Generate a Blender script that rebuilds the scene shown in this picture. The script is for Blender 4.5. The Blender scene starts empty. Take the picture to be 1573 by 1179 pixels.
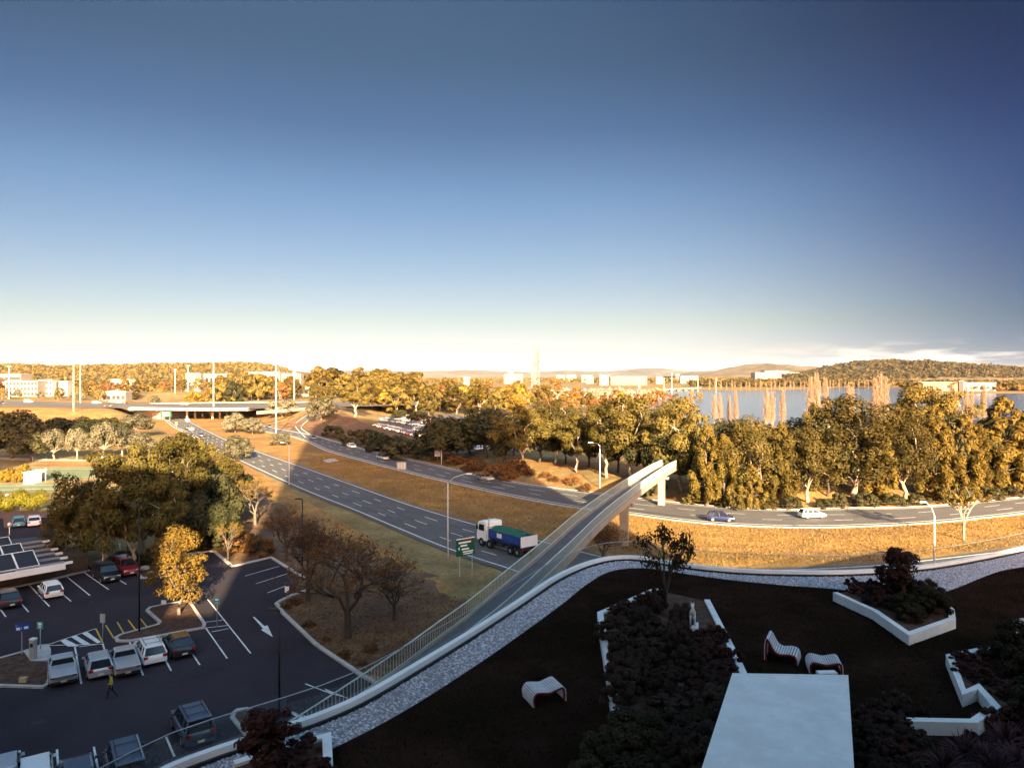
import bpy, math, random
import numpy as np
from mathutils import Vector, Matrix
R = math.radians
rnd = random.Random(7)
scene = bpy.context.scene
COL = scene.collection

# ---------------------------------------------------------------- camera
CAMH, FPX, HOR = 22.5, 1100.0, 576.0
cd = bpy.data.cameras.new('camera'); cam = bpy.data.objects.new('camera', cd); COL.objects.link(cam)
cam.location = (0, 0, CAMH); cam.rotation_euler = (R(90), 0, 0)
cd.sensor_fit = 'HORIZONTAL'; cd.sensor_width = 36.0; cd.lens = 36.0 * FPX / 1573.0
cd.shift_y = -(589.5 - HOR) / 1573.0
cd.clip_start = 0.1; cd.clip_end = 60000
scene.camera = cam

# ---------------------------------------------------------------- sky and sun
SWELL = 12.0
SUN_EL, SUN_AZ = 17.5, 13.4            # light travels away from the camera, 13.4 deg left of the view axis
world = bpy.data.worlds.new('World'); scene.world = world; world.use_nodes = True
wn = world.node_tree; wn.nodes.clear()
def N(t, typ, **kw):
    n = t.nodes.new(typ)
    for k, v in kw.items(): setattr(n, k, v)
    return n
wo = N(wn, 'ShaderNodeOutputWorld'); bg = N(wn, 'ShaderNodeBackground')
sky = N(wn, 'ShaderNodeTexSky', sky_type='NISHITA', sun_disc=False)
sky.sun_elevation = R(SUN_EL); sky.sun_rotation = R(180 - SUN_AZ)
sky.altitude = 560; sky.air_density = 1.0; sky.dust_density = 0.6; sky.ozone_density = 2.2
bg.inputs["Strength"].default_value = 0.05
tc = N(wn, 'ShaderNodeTexCoord'); sep = N(wn, 'ShaderNodeSeparateXYZ')
wn.links.new(tc.outputs['Generated'], sep.inputs[0])
# the upper air is clear and dark, the air near the horizon bright: same all the way round
ramp = N(wn, 'ShaderNodeValToRGB'); cr = ramp.color_ramp
pts = [(0.0, (1.16, 1.20, 1.60)), (0.035, (1.02, 0.89, 1.02)), (0.07, (0.99, 0.83, 0.78)), (0.114, (0.93, 0.79, 0.76)), (0.16, (0.84, 0.76, 0.77)),
       (0.243, (0.65, 0.69, 0.745)), (0.323, (0.44, 0.50, 0.58)), (0.40, (0.41, 0.455, 0.48)), (1.0, (0.80, 0.84, 0.86))]
pts = [(p, tuple(0.413 * v for v in c)) for p, c in pts]
cr.elements[0].position = pts[0][0]; cr.elements[0].color = (*pts[0][1], 1)
cr.elements[1].position = pts[-1][0]; cr.elements[1].color = (*pts[-1][1], 1)
for p, c in pts[1:-1]:
    e = cr.elements.new(p); e.color = (*c, 1)
wn.links.new(sep.outputs['Z'], ramp.inputs[0])
mul = N(wn, 'ShaderNodeMix', data_type='RGBA', blend_type='MULTIPLY'); mul.inputs[0].default_value = 1.0
wn.links.new(sky.outputs[0], mul.inputs[6]); wn.links.new(ramp.outputs[0], mul.inputs[7])
# and the sky darkens with the angle away from the point opposite the sun (evenly about the sun's axis)
dt = N(wn, 'ShaderNodeVectorMath', operation='DOT_PRODUCT'); wn.links.new(tc.outputs['Generated'], dt.inputs[0])
dt.inputs[1].default_value = (-math.sin(R(SUN_AZ)), math.cos(R(SUN_AZ)), 0)
dr = N(wn, 'ShaderNodeMapRange'); dr.interpolation_type = 'SMOOTHSTEP'; dr.inputs[1].default_value = 0.60; dr.inputs[2].default_value = 0.93; dr.inputs[3].default_value = 0.0; dr.inputs[4].default_value = 1.0
ab = N(wn, 'ShaderNodeMath', operation='ABSOLUTE'); wn.links.new(dt.outputs['Value'], ab.inputs[0]); wn.links.new(ab.outputs[0], dr.inputs[0])
mul0 = mul; mul = N(wn, 'ShaderNodeMix', data_type='RGBA', blend_type='MULTIPLY'); mul.inputs[0].default_value = 1.0
dc = N(wn, 'ShaderNodeMix', data_type='RGBA'); wn.links.new(dr.outputs[0], dc.inputs[0])
dc.inputs[6].default_value = (0.12, 0.26, 0.49, 1); dc.inputs[7].default_value = (1.02, 1.02, 1.02, 1)
wn.links.new(mul0.outputs[2], mul.inputs[6]); wn.links.new(dc.outputs[2], mul.inputs[7])
# the half of the sky overhead and towards the low sun, behind the camera, is unseen and gets added gain to fill the shade: one smooth swell about that direction
ds = N(wn, 'ShaderNodeVectorMath', operation='DOT_PRODUCT'); wn.links.new(tc.outputs['Generated'], ds.inputs[0])
ds.inputs[1].default_value = (0.5 * math.sin(R(SUN_AZ)), -0.5 * math.cos(R(SUN_AZ)), 0.866)
sg = N(wn, 'ShaderNodeMapRange'); sg.interpolation_type = 'SMOOTHSTEP'; sg.inputs[1].default_value = 0.02; sg.inputs[2].default_value = 0.85; sg.inputs[3].default_value = 0.0; sg.inputs[4].default_value = 1.0
wn.links.new(ds.outputs['Value'], sg.inputs[0])
gc = N(wn, 'ShaderNodeMix', data_type='RGBA'); wn.links.new(sg.outputs[0], gc.inputs[0]); gc.inputs[6].default_value = (1, 1, 1, 1); gc.inputs[7].default_value = (SWELL * 5.8, SWELL * 2.6, SWELL * 1.1, 1)
mul1 = mul; mul = N(wn, 'ShaderNodeMix', data_type='RGBA', blend_type='MULTIPLY'); mul.inputs[0].default_value = 1.0
wn.links.new(mul1.outputs[2], mul.inputs[6]); wn.links.new(gc.outputs[2], mul.inputs[7])
# thin cloud bank low over the hills
mp = N(wn, 'ShaderNodeMapping'); mp.inputs['Scale'].default_value = (6.5, 6.5, 44)
wn.links.new(tc.outputs['Generated'], mp.inputs[0])
nz = N(wn, 'ShaderNodeTexNoise'); nz.inputs['Scale'].default_value = 1.6; nz.inputs['Detail'].default_value = 6; nz.inputs['Roughness'].default_value = 0.58
wn.links.new(mp.outputs[0], nz.inputs[0])
cl = N(wn, 'ShaderNodeMapRange'); cl.inputs[1].default_value = 0.42; cl.inputs[2].default_value = 0.56
wn.links.new(nz.outputs[0], cl.inputs[0])
def mapr(inp, a, b, c, d):
    m = N(wn, 'ShaderNodeMapRange'); m.interpolation_type = 'SMOOTHSTEP'
    m.inputs[1].default_value = a; m.inputs[2].default_value = b; m.inputs[3].default_value = c; m.inputs[4].default_value = d
    wn.links.new(inp, m.inputs[0]); return m.outputs[0]
def mth(op, a, b):
    m = N(wn, 'ShaderNodeMath', operation=op)
    for i, s in enumerate((a, b)):
        if isinstance(s, (int, float)): m.inputs[i].default_value = s
        else: wn.links.new(s, m.inputs[i])
    return m.outputs[0]
lo = mapr(sep.outputs['Z'], 0.004, 0.014, 0.0, 1.0); hi = mapr(sep.outputs['Z'], 0.026, 0.046, 1.0, 0.0)
ax = mapr(sep.outputs['X'], 0.22, 0.50, 0.0, 1.0)
cm = mth('MULTIPLY', mth('MULTIPLY', lo, hi), mth('MULTIPLY', ax, cl.outputs[0]))
cm = mth('MULTIPLY', cm, 0.85)
cloud = N(wn, 'ShaderNodeMix', data_type='RGBA'); wn.links.new(cm, cloud.inputs[0])
wn.links.new(mul.outputs[2], cloud.inputs[6]); cloud.inputs[7].default_value = (3.9, 3.5, 3.1, 1)
wn.links.new(cloud.outputs[2], bg.inputs[0]); wn.links.new(bg.outputs[0], wo.inputs[0])

sd = bpy.data.lights.new('sun', 'SUN'); sun = bpy.data.objects.new('sun', sd); COL.objects.link(sun)
sd.energy = 5.0; sd.angle = R(0.5); sd.color = (1.0, 0.78, 0.46)
LD = Vector((-math.sin(R(SUN_AZ)) * math.cos(R(SUN_EL)), math.cos(R(SUN_AZ)) * math.cos(R(SUN_EL)), -math.sin(R(SUN_EL))))
sun.rotation_euler = LD.to_track_quat('-Z', 'Y').to_euler(); sun.location = (0, -60, 120)
vs = scene.view_settings; vs.view_transform = 'Standard'; vs.look = 'None'; vs.exposure = 2.6; vs.gamma = 1.0; vs.use_curve_mapping = False
scene.cycles.max_bounces = 5; scene.cycles.diffuse_bounces = 2; scene.cycles.glossy_bounces = 2
scene.cycles.transmission_bounces = 4; scene.cycles.transparent_max_bounces = 12; scene.cycles.volume_bounces = 0
scene.cycles.use_denoising = True; scene.cycles.sample_clamp_indirect = 4.0; scene.cycles.use_adaptive_sampling = True

# ---------------------------------------------------------------- helpers
def P(px, py, z=0.0):
    """the point at height z that shows at this pixel of the photograph"""
    d = (CAMH - z) * FPX / (py - HOR)
    return Vector(((px - 786.5) / FPX * d, d, z))
def AT(px, py, Y):
    return Vector(((px - 786.5) / FPX * Y, Y, CAMH - (py - HOR) / FPX * Y))
def catmull(pts, n=8):
    out = []; L = len(pts)
    for i in range(L - 1):
        p0 = pts[max(i - 1, 0)]; p1 = pts[i]; p2 = pts[i + 1]; p3 = pts[min(i + 2, L - 1)]
        for k in range(n):
            t = k / n
            out.append(0.5 * ((2 * p1) + (p2 - p0) * t + (2 * p0 - 5 * p1 + 4 * p2 - p3) * t * t + (3 * p1 - p0 - 3 * p2 + p3) * t ** 3))
    out.append(pts[-1].copy()); return out
def resample(pts, n):
    d = [0]
    for a, b in zip(pts, pts[1:]): d.append(d[-1] + (b - a).length)
    out = []; j = 0
    for k in range(n):
        s = d[-1] * k / (n - 1)
        while j < len(d) - 2 and d[j + 1] < s: j += 1
        t = (s - d[j]) / max(d[j + 1] - d[j], 1e-9); out.append(pts[j].lerp(pts[j + 1], min(max(t, 0), 1)))
    return out
def plen(pts): return sum((b - a).length for a, b in zip(pts, pts[1:]))

class MB:
    def __init__(s): s.v = []; s.f = []; s.m = []
    def add(s, vs, fs, m=0):
        o = len(s.v); s.v += [tuple(v) for v in vs]; s.f += [tuple(i + o for i in f) for f in fs]; s.m += [m] * len(fs); return s
    def box(s, cx, cy, cz, sx, sy, sz, rz=0, m=0, top=1.0, topy=None):
        ty = top if topy is None else topy
        c, n = math.cos(rz), math.sin(rz); vs = []
        for z, kx, ky in ((-1, 1, 1), (1, top, ty)):
            for x, y in ((-1, -1), (1, -1), (1, 1), (-1, 1)):
                X, Y = x * sx / 2 * kx, y * sy / 2 * ky
                vs.append((cx + X * c - Y * n, cy + X * n + Y * c, cz + z * sz / 2))
        return s.add(vs, [(3, 2, 1, 0), (4, 5, 6, 7), (0, 1, 5, 4), (1, 2, 6, 5), (2, 3, 7, 6), (3, 0, 4, 7)], m)
    def prism(s, poly, z0, z1, m=0, bottom=True):
        n = len(poly); a = sum(poly[i][0] * poly[(i + 1) % n][1] - poly[(i + 1) % n][0] * poly[i][1] for i in range(n))
        if a < 0: poly = poly[::-1]
        vs = [(p[0], p[1], z0) for p in poly] + [(p[0], p[1], z1) for p in poly]
        fs = [tuple(range(n, 2 * n))] + ([tuple(range(n - 1, -1, -1))] if bottom else [])
        fs += [(i, (i + 1) % n, n + (i + 1) % n, n + i) for i in range(n)]
        return s.add(vs, fs, m)
    def tube(s, pts, rad, n=6, m=0, cap=True):
        pts = [Vector(p) for p in pts]; L = len(pts)
        if not isinstance(rad, (list, tuple)): rad = [rad] * L
        vs = []
        for i, p in enumerate(pts):
            t = (pts[min(i + 1, L - 1)] - pts[max(i - 1, 0)])
            t = t.normalized() if t.length > 1e-9 else Vector((0, 0, 1))
            u = t.cross(Vector((0, 0, 1)) if abs(t.z) < 0.95 else Vector((1, 0, 0))).normalized(); w = t.cross(u)
            for k in range(n):
                a = 2 * math.pi * k / n; vs.append(p + (u * math.cos(a) + w * math.sin(a)) * rad[i])
        fs = [(i * n + k, i * n + (k + 1) % n, (i + 1) * n + (k + 1) % n, (i + 1) * n + k) for i in range(L - 1) for k in range(n)]
        if cap: fs += [tuple(range(n - 1, -1, -1)), tuple(range((L - 1) * n, L * n))]
        return s.add(vs, fs, m)
    def lathe(s, prof, n=12, c=(0, 0, 0), m=0, axis='z'):
        vs = []
        for r, z in prof:
            for k in range(n):
                a = 2 * math.pi * k / n; x, y = r * math.cos(a), r * math.sin(a)
                v = (x, y, z) if axis == 'z' else ((x, z, y) if axis == 'y' else (z, x, y))
                vs.append((v[0] + c[0], v[1] + c[1], v[2] + c[2]))
        L = len(prof)
        fs = [(i * n + k, i * n + (k + 1) % n, (i + 1) * n + (k + 1) % n, (i + 1) * n + k) for i in range(L - 1) for k in range(n)]
        fs += [tuple(range(n - 1, -1, -1)), tuple(range((L - 1) * n, L * n))]
        return s.add(vs, fs, m)
    def strip(s, A, B, m=0):
        n = len(A); return s.add(list(A) + list(B), [(i, i + 1, n + i + 1, n + i) for i in range(n - 1)], m)
    def wall(s, path, w, z0, z1, m=0, closed=False):
        """a wall of width w along a plan path; z0/z1 numbers"""
        pts = [Vector((p[0], p[1])) for p in path]; n = len(pts); Lf = []; Rt = []
        for i in range(n):
            a = pts[i - 1] if (closed or i > 0) else pts[i]; b = pts[(i + 1) % n] if (closed or i < n - 1) else pts[i]
            d1 = (pts[i] - a); d2 = (b - pts[i])
            d1 = d1.normalized() if d1.length > 1e-9 else d2.normalized(); d2 = d2.normalized() if d2.length > 1e-9 else d1
            n1 = Vector((-d1.y, d1.x)); n2 = Vector((-d2.y, d2.x)); q = (n1 + n2)
            q = q.normalized() if q.length > 1e-6 else n1
            k = w / 2 / max(q.dot(n1), 0.45)
            Lf.append(pts[i] + q * k); Rt.append(pts[i] - q * k)
        vs = []
        for L_, R_ in zip(Lf, Rt): vs += [(L_.x, L_.y, z0), (R_.x, R_.y, z0), (R_.x, R_.y, z1), (L_.x, L_.y, z1)]
        fs = []
        for i in range(n if closed else n - 1):
            a, b = i * 4, ((i + 1) % n) * 4
            for k in range(4): fs.append((a + k, a + (k + 1) % 4, b + (k + 1) % 4, b + k))
        if not closed: fs += [(0, 1, 2, 3), tuple((n - 1) * 4 + k for k in (3, 2, 1, 0))]
        return s.add(vs, fs, m)
    def mesh(s, name, mats, smooth=False, fix=True):
        me = bpy.data.meshes.new(name); me.from_pydata(s.v, [], s.f); 
        for m in (mats if isinstance(mats, (list, tuple)) else [mats]): me.materials.append(m)
        if any(s.m): me.polygons.foreach_set('material_index', s.m)
        if fix:
            import bmesh
            b = bmesh.new(); b.from_mesh(me); bmesh.ops.recalc_face_normals(b, faces=b.faces); b.to_mesh(me); b.free()
        if smooth: me.polygons.foreach_set('use_smooth', [True] * len(me.polygons))
        me.update(); return me
    def build(s, name, mats, parent=None, smooth=False, fix=True):
        return obj(name, s.mesh(name, mats, smooth, fix), parent)
def obj(name, me, parent=None, loc=None, rz=0):
    o = bpy.data.objects.new(name, me); COL.objects.link(o); o.parent = parent
    if loc is not None: o.location = loc
    if rz: o.rotation_euler = (0, 0, rz)
    return o
def tag(o, label=None, cat=None, group=None, kind=None):
    if label: o['label'] = label
    if cat: o['category'] = cat
    if group: o['group'] = group
    if kind: o['kind'] = kind
    return o
def empty(name, loc=(0, 0, 0), rz=0, label=None, cat=None, group=None):
    o = bpy.data.objects.new(name, None); COL.objects.link(o); o.location = loc; o.rotation_euler = (0, 0, rz); o.empty_display_size = 0.3
    return tag(o, label, cat, group)
KIDS = {}
def copy_tree(o, parent=None):
    c = o.copy(); COL.objects.link(c); c.parent = parent
    ch = KIDS.get(o.name)
    if ch is None: ch = KIDS[o.name] = [k for k in o.children]
    for k in ch: copy_tree(k, c)
    return c
def struct(o): o['kind'] = 'structure'; return o
def np_mesh(name, V, F, mats, smooth=False, mi=None):
    V = np.asarray(V, np.float32).reshape(-1, 3); F = np.asarray(F, np.int32); k = F.shape[1]
    me = bpy.data.meshes.new(name); me.vertices.add(len(V)); me.vertices.foreach_set('co', V.ravel())
    me.loops.add(F.size); me.loops.foreach_set('vertex_index', F.ravel()); me.polygons.add(len(F))
    me.polygons.foreach_set('loop_start', np.arange(0, F.size, k, dtype=np.int32))
    for m in (mats if isinstance(mats, (list, tuple)) else [mats]): me.materials.append(m)
    if mi is not None: me.polygons.foreach_set('material_index', np.asarray(mi, np.int32))
    if smooth: me.polygons.foreach_set('use_smooth', np.ones(len(F), bool))
    me.update(calc_edges=True); me.validate(); return me

# ---------------------------------------------------------------- materials
def mat(name, col, rough=0.8, var=0.25, scale=2.0, bump=0.0, bscale=None, metal=0.0, spec=0.3, col2=None, s2=None, fine=None, coord='Object', island=0.0):
    m = bpy.data.materials.new(name); m.use_nodes = True; t = m.node_tree; b = t.nodes['Principled BSDF']
    b.inputs['Roughness'].default_value = rough; b.inputs['Metallic'].default_value = metal; b.inputs['Specular IOR Level'].default_value = spec
    tcd = N(t, 'ShaderNodeTexCoord')
    def noise(sc, det=5, ro=0.6):
        n = N(t, 'ShaderNodeTexNoise'); n.inputs['Scale'].default_value = sc; n.inputs['Detail'].default_value = det; n.inputs['Roughness'].default_value = ro
        t.links.new(tcd.outputs[coord], n.inputs[0]); return n
    n1 = noise(scale); rp = N(t, 'ShaderNodeValToRGB'); rp.color_ramp.elements[0].position = 0.3; rp.color_ramp.elements[1].position = 0.7
    lo = [c * (1 - var) for c in col]; hi = [min(c * (1 + var), 1) for c in col]
    rp.color_ramp.elements[0].color = (*lo, 1); rp.color_ramp.elements[1].color = (*hi, 1)
    t.links.new(n1.outputs[0], rp.inputs[0]); out = rp.outputs[0]
    if col2 is not None:
        n2 = noise(s2 or scale * 0.2); r2 = N(t, 'ShaderNodeValToRGB'); r2.color_ramp.elements[0].position = 0.45; r2.color_ramp.elements[1].position = 0.62
        mx = N(t, 'ShaderNodeMix', data_type='RGBA'); t.links.new(n2.outputs[0], r2.inputs[0]); t.links.new(r2.outputs[0], mx.inputs[0])
        t.links.new(out, mx.inputs[6]); mx.inputs[7].default_value = (*col2, 1); out = mx.outputs[2]
    if fine:
        n3 = noise(fine[0], 3, 0.7); mr = N(t, 'ShaderNodeMapRange'); mr.inputs[1].default_value = 0.3; mr.inputs[2].default_value = 0.7
        mr.inputs[3].default_value = 1 - fine[1]; mr.inputs[4].default_value = 1 + fine[1]; t.links.new(n3.outputs[0], mr.inputs[0])
        mx = N(t, 'ShaderNodeMix', data_type='RGBA', blend_type='MULTIPLY'); mx.inputs[0].default_value = 1
        t.links.new(out, mx.inputs[6]); t.links.new(mr.outputs[0], mx.inputs[7]); out = mx.outputs[2]
    if island:
        g = N(t, 'ShaderNodeNewGeometry'); mr = N(t, 'ShaderNodeMapRange'); mr.inputs[3].default_value = 1 - island; mr.inputs[4].default_value = 1 + island
        t.links.new(g.outputs['Random Per Island'], mr.inputs[0])
        mx = N(t, 'ShaderNodeMix', data_type='RGBA', blend_type='MULTIPLY'); mx.inputs[0].default_value = 1
        t.links.new(out, mx.inputs[6]); t.links.new(mr.outputs[0], mx.inputs[7]); out = mx.outputs[2]
    t.links.new(out, b.inputs['Base Color'])
    if bump:
        nb = noise(bscale or scale * 4, 4); bp = N(t, 'ShaderNodeBump'); bp.inputs['Strength'].default_value = bump; bp.inputs['Distance'].default_value = 0.05
        t.links.new(nb.outputs[0], bp.inputs['Height']); t.links.new(bp.outputs[0], b.inputs['Normal'])
    return m
def leafmat(name, c1, c2, trans=0.09, rough=0.6, scale=0.25):
    """foliage: colour differs from leaf to leaf, from clump to clump and from tree to tree"""
    m = bpy.data.materials.new(name); m.use_nodes = True; t = m.node_tree; t.nodes.clear()
    o = N(t, 'ShaderNodeOutputMaterial'); g = N(t, 'ShaderNodeNewGeometry'); oi = N(t, 'ShaderNodeObjectInfo'); tcd = N(t, 'ShaderNodeTexCoord')
    nz = N(t, 'ShaderNodeTexNoise'); nz.inputs['Scale'].default_value = scale; nz.inputs['Detail'].default_value = 2; t.links.new(tcd.outputs['Object'], nz.inputs[0])
    def mm(op, a, b):
        k = N(t, 'ShaderNodeMath', operation=op)
        for i, s in enumerate((a, b)):
            if isinstance(s, (int, float)): k.inputs[i].default_value = s
            else: t.links.new(s, k.inputs[i])
        return k.outputs[0]
    f = mm('ADD', mm('MULTIPLY', g.outputs['Random Per Island'], 0.45), mm('ADD', mm('MULTIPLY', nz.outputs[0], 0.7), mm('MULTIPLY', mm('SUBTRACT', oi.outputs['Random'], 0.5), 0.85)))
    f = mm('SUBTRACT', f, 0.08)
    mx = N(t, 'ShaderNodeMix', data_type='RGBA'); mx.clamp_factor = True; t.links.new(f, mx.inputs[0]); mx.inputs[6].default_value = (*c1, 1); mx.inputs[7].default_value = (*c2, 1)
    d = N(t, 'ShaderNodeBsdfPrincipled'); d.inputs['Roughness'].default_value = rough; d.inputs['Specular IOR Level'].default_value = 0.06
    tr = N(t, 'ShaderNodeBsdfTranslucent'); s = N(t, 'ShaderNodeMixShader'); s.inputs[0].default_value = trans
    t.links.new(mx.outputs[2], d.inputs['Base Color']); t.links.new(mx.outputs[2], tr.inputs[0])
    t.links.new(d.outputs[0], s.inputs[1]); t.links.new(tr.outputs[0], s.inputs[2]); t.links.new(s.outputs[0], o.inputs[0]); return m
def glassmat(name, tint=(0.93, 0.96, 0.955), alpha=0.75):
    m = bpy.data.materials.new(name); m.use_nodes = True; t = m.node_tree; t.nodes.clear()
    o = N(t, 'ShaderNodeOutputMaterial'); tr = N(t, 'ShaderNodeBsdfTransparent'); tr.inputs[0].default_value = (*tint, 1)
    gl = N(t, 'ShaderNodeBsdfGlossy'); gl.inputs['Roughness'].default_value = 0.03
    s = N(t, 'ShaderNodeMixShader'); s.inputs[0].default_value = 0.05
    t.links.new(tr.outputs[0], s.inputs[1]); t.links.new(gl.outputs[0], s.inputs[2]); t.links.new(s.outputs[0], o.inputs[0]); return m
M = {}
M['asphalt'] = mat('asphalt', (0.032, 0.025, 0.031), 0.92, 0.28, 0.25, 0.15, 30, col2=(0.042, 0.034, 0.040), s2=0.05, fine=(9, 0.18), spec=0.12)
M['road'] = mat('road_asphalt', (0.085, 0.080, 0.080), 0.85, 0.2, 0.12, 0.1, 25, col2=(0.105, 0.098, 0.095), s2=0.04, fine=(5, 0.15))
M['line'] = mat('road_paint', (0.62, 0.62, 0.60), 0.7, 0.25, 3.0)
M['yellow'] = mat('yellow_paint', (0.52, 0.34, 0.05), 0.7, 0.25, 4.0)
M['kerb'] = mat('kerb_concrete', (0.40, 0.38, 0.35), 0.9, 0.2, 1.2, 0.1, 20)
M['conc'] = mat('concrete', (0.38, 0.35, 0.31), 0.88, 0.18, 0.8, 0.1, 12, col2=(0.30, 0.27, 0.24), s2=0.4)
M['bridgec'] = mat('bridge_concrete', (0.27, 0.24, 0.20), 0.85, 0.15, 0.6, 0.08, 10)
M['whitewall'] = mat('white_render', (0.66, 0.66, 0.65), 0.75, 0.1, 1.5, 0.06, 20)
M['coping'] = mat('coping', (0.72, 0.74, 0.74), 0.55, 0.07, 1.0)
M['slab'] = mat('slab_concrete', (0.73, 0.70, 0.67), 0.9, 0.10, 1.4, 0.10, 24, col2=(0.66, 0.63, 0.60), s2=0.5, fine=(26, 0.08))
M['dry'] = mat('dry_grass', (0.275, 0.154, 0.056), 0.95, 0.38, 0.22, 0.6, 3.0, col2=(0.190, 0.112, 0.052), s2=0.06, fine=(2.0, 0.42), spec=0.05)
M['ground'] = mat('ground_cover', (0.21, 0.155, 0.07), 0.95, 0.35, 0.15, 0.5, 2.0, col2=(0.15, 0.105, 0.055), s2=0.03, fine=(1.6, 0.35), spec=0.05)
M['litter'] = mat('leaf_litter', (0.155, 0.092, 0.052), 0.95, 0.4, 0.5, 0.6, 6, col2=(0.105, 0.070, 0.055), s2=0.12, fine=(5, 0.4), spec=0.05)
M['soil'] = mat('bark_mulch', (0.085, 0.050, 0.038), 0.95, 0.4, 2.0, 0.7, 12, fine=(9, 0.45), spec=0.05)
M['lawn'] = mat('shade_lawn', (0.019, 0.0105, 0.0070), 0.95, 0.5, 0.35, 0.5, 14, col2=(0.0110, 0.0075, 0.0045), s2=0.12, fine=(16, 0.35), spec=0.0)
M['redbank'] = mat('red_verge', (0.24, 0.12, 0.05), 0.95, 0.35, 0.2, 0.6, 2.5, col2=(0.30, 0.19, 0.075), s2=0.06, fine=(2, 0.35), spec=0.05)
M['court'] = mat('court_green', (0.14, 0.17, 0.09), 0.9, 0.15, 0.3)
M['courtred'] = mat('court_surround', (0.26, 0.17, 0.07), 0.9, 0.2, 0.3)
M['brickred'] = mat('brick_paving', (0.17, 0.085, 0.065), 0.9, 0.2, 1.0)
M['steel'] = mat('galvanised_steel', (0.42, 0.43, 0.44), 0.5, 0.1, 3, metal=0.4)
M['polegrey'] = mat('pole_grey', (0.50, 0.50, 0.48), 0.55, 0.08, 2)
M['polewhite'] = mat('pole_white', (0.70, 0.68, 0.64), 0.55, 0.08, 2)
M['black'] = mat('black_paint', (0.012, 0.012, 0.014), 0.5, 0.2, 3)
M['lampglass'] = mat('lamp_globe', (0.75, 0.75, 0.72), 0.3, 0.05, 2)
M['rail'] = mat('rail_paint', (0.50, 0.56, 0.53), 0.5, 0.1, 2)
M['balcol'] = mat('baluster_paint', (0.33, 0.40, 0.38), 0.5, 0.1, 2)
M['deck'] = mat('footbridge_deck', (0.105, 0.10, 0.11), 0.9, 0.15, 0.5, 0.1, 10, fine=(8, 0.15))
M['bridgepan'] = mat('bridge_panel', (0.46, 0.43, 0.34), 0.7, 0.08, 0.8)
M['glass'] = glassmat('balustrade_glass')
M['glassrail'] = mat('glass_rail', (0.30, 0.31, 0.33), 0.35, 0.08, 2, metal=0.6)
M['bark'] = mat('bark', (0.13, 0.105, 0.085), 0.95, 0.3, 1.5, 0.5, 8)
M['palebark'] = mat('pale_bark', (0.27, 0.23, 0.18), 0.85, 0.3, 0.8, 0.3, 5, col2=(0.16, 0.125, 0.095), s2=0.5)
M['darkbark'] = mat('dark_bark', (0.055, 0.042, 0.036), 0.95, 0.3, 1.5, 0.5, 8)
M['twig'] = mat('pale_twig', (0.21, 0.155, 0.11), 0.9, 0.2, 0.5)
M['l_euc'] = leafmat('leaf_eucalypt', (0.042, 0.034, 0.009), (0.125, 0.097, 0.026))
M['l_euc2'] = leafmat('leaf_olive', (0.03, 0.024, 0.007), (0.1, 0.077, 0.022))
M['l_she'] = leafmat('leaf_sheoak', (0.042, 0.031, 0.007), (0.13, 0.094, 0.022))
M['l_grey'] = leafmat('leaf_silver', (0.060, 0.057, 0.034), (0.155, 0.140, 0.092))
M['l_orange'] = leafmat('leaf_orange', (0.115, 0.068, 0.018), (0.235, 0.145, 0.042), 0.3)
M['l_autumn'] = leafmat('leaf_autumn', (0.100, 0.045, 0.018), (0.200, 0.100, 0.036), 0.3)
M['l_gold'] = leafmat('leaf_gold', (0.120, 0.072, 0.014), (0.270, 0.165, 0.040), 0.3)
M['l_yellow'] = leafmat('leaf_yellow', (0.16, 0.105, 0.014), (0.3, 0.205, 0.034), 0.35)
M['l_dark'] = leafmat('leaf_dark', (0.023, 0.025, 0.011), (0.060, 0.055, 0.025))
M['l_hedge'] = leafmat('leaf_hedge', (0.119, 0.114, 0.013), (0.292, 0.238, 0.032), 0.3)
M['l_maroon'] = leafmat('leaf_maroon', (0.022, 0.01, 0.009), (0.065, 0.026, 0.021), 0.2, scale=0.8)
M['l_shrub'] = leafmat('leaf_shrub', (0.02, 0.0125, 0.009), (0.052, 0.034, 0.024), 0.2, scale=0.8)
M['l_shrubg'] = leafmat('leaf_shrub_green', (0.019, 0.015, 0.007), (0.048, 0.038, 0.018), 0.2, scale=0.8)
M['l_cord'] = leafmat('leaf_cordyline', (0.04, 0.02, 0.024), (0.11, 0.052, 0.06), 0.2, scale=0.8)
M['white'] = mat('white_paint', (0.78, 0.77, 0.75), 0.5, 0.05, 1)
M['bwhite'] = mat('building_white', (0.72, 0.70, 0.66), 0.8, 0.08, 0.3)
M['bcream'] = mat('building_cream', (0.55, 0.47, 0.36), 0.8, 0.1, 0.3)
M['bgrey'] = mat('building_grey', (0.26, 0.25, 0.25), 0.8, 0.12, 0.3)
M['bbrown'] = mat('building_brown', (0.22, 0.15, 0.10), 0.8, 0.12, 0.3)
M['pane'] = mat('window_pane', (0.03, 0.04, 0.05), 0.15, 0.3, 0.5, spec=0.6)
M['carglass'] = mat('car_glass', (0.012, 0.015, 0.02), 0.08, 0.2, 1, spec=0.7)
M['tyre'] = mat('tyre', (0.014, 0.014, 0.015), 0.85, 0.2, 5)
M['rim'] = mat('wheel_rim', (0.45, 0.45, 0.46), 0.35, 0.1, 4, metal=0.7)
M['tail'] = mat('tail_light', (0.30, 0.012, 0.010), 0.25, 0.1, 4)
M['head'] = mat('head_light', (0.75, 0.75, 0.72), 0.15, 0.05, 4, spec=0.7)
M['plate'] = mat('number_plate', (0.72, 0.68, 0.50), 0.5, 0.05, 4)
M['trim'] = mat('black_trim', (0.02, 0.02, 0.022), 0.6, 0.2, 4)
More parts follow.
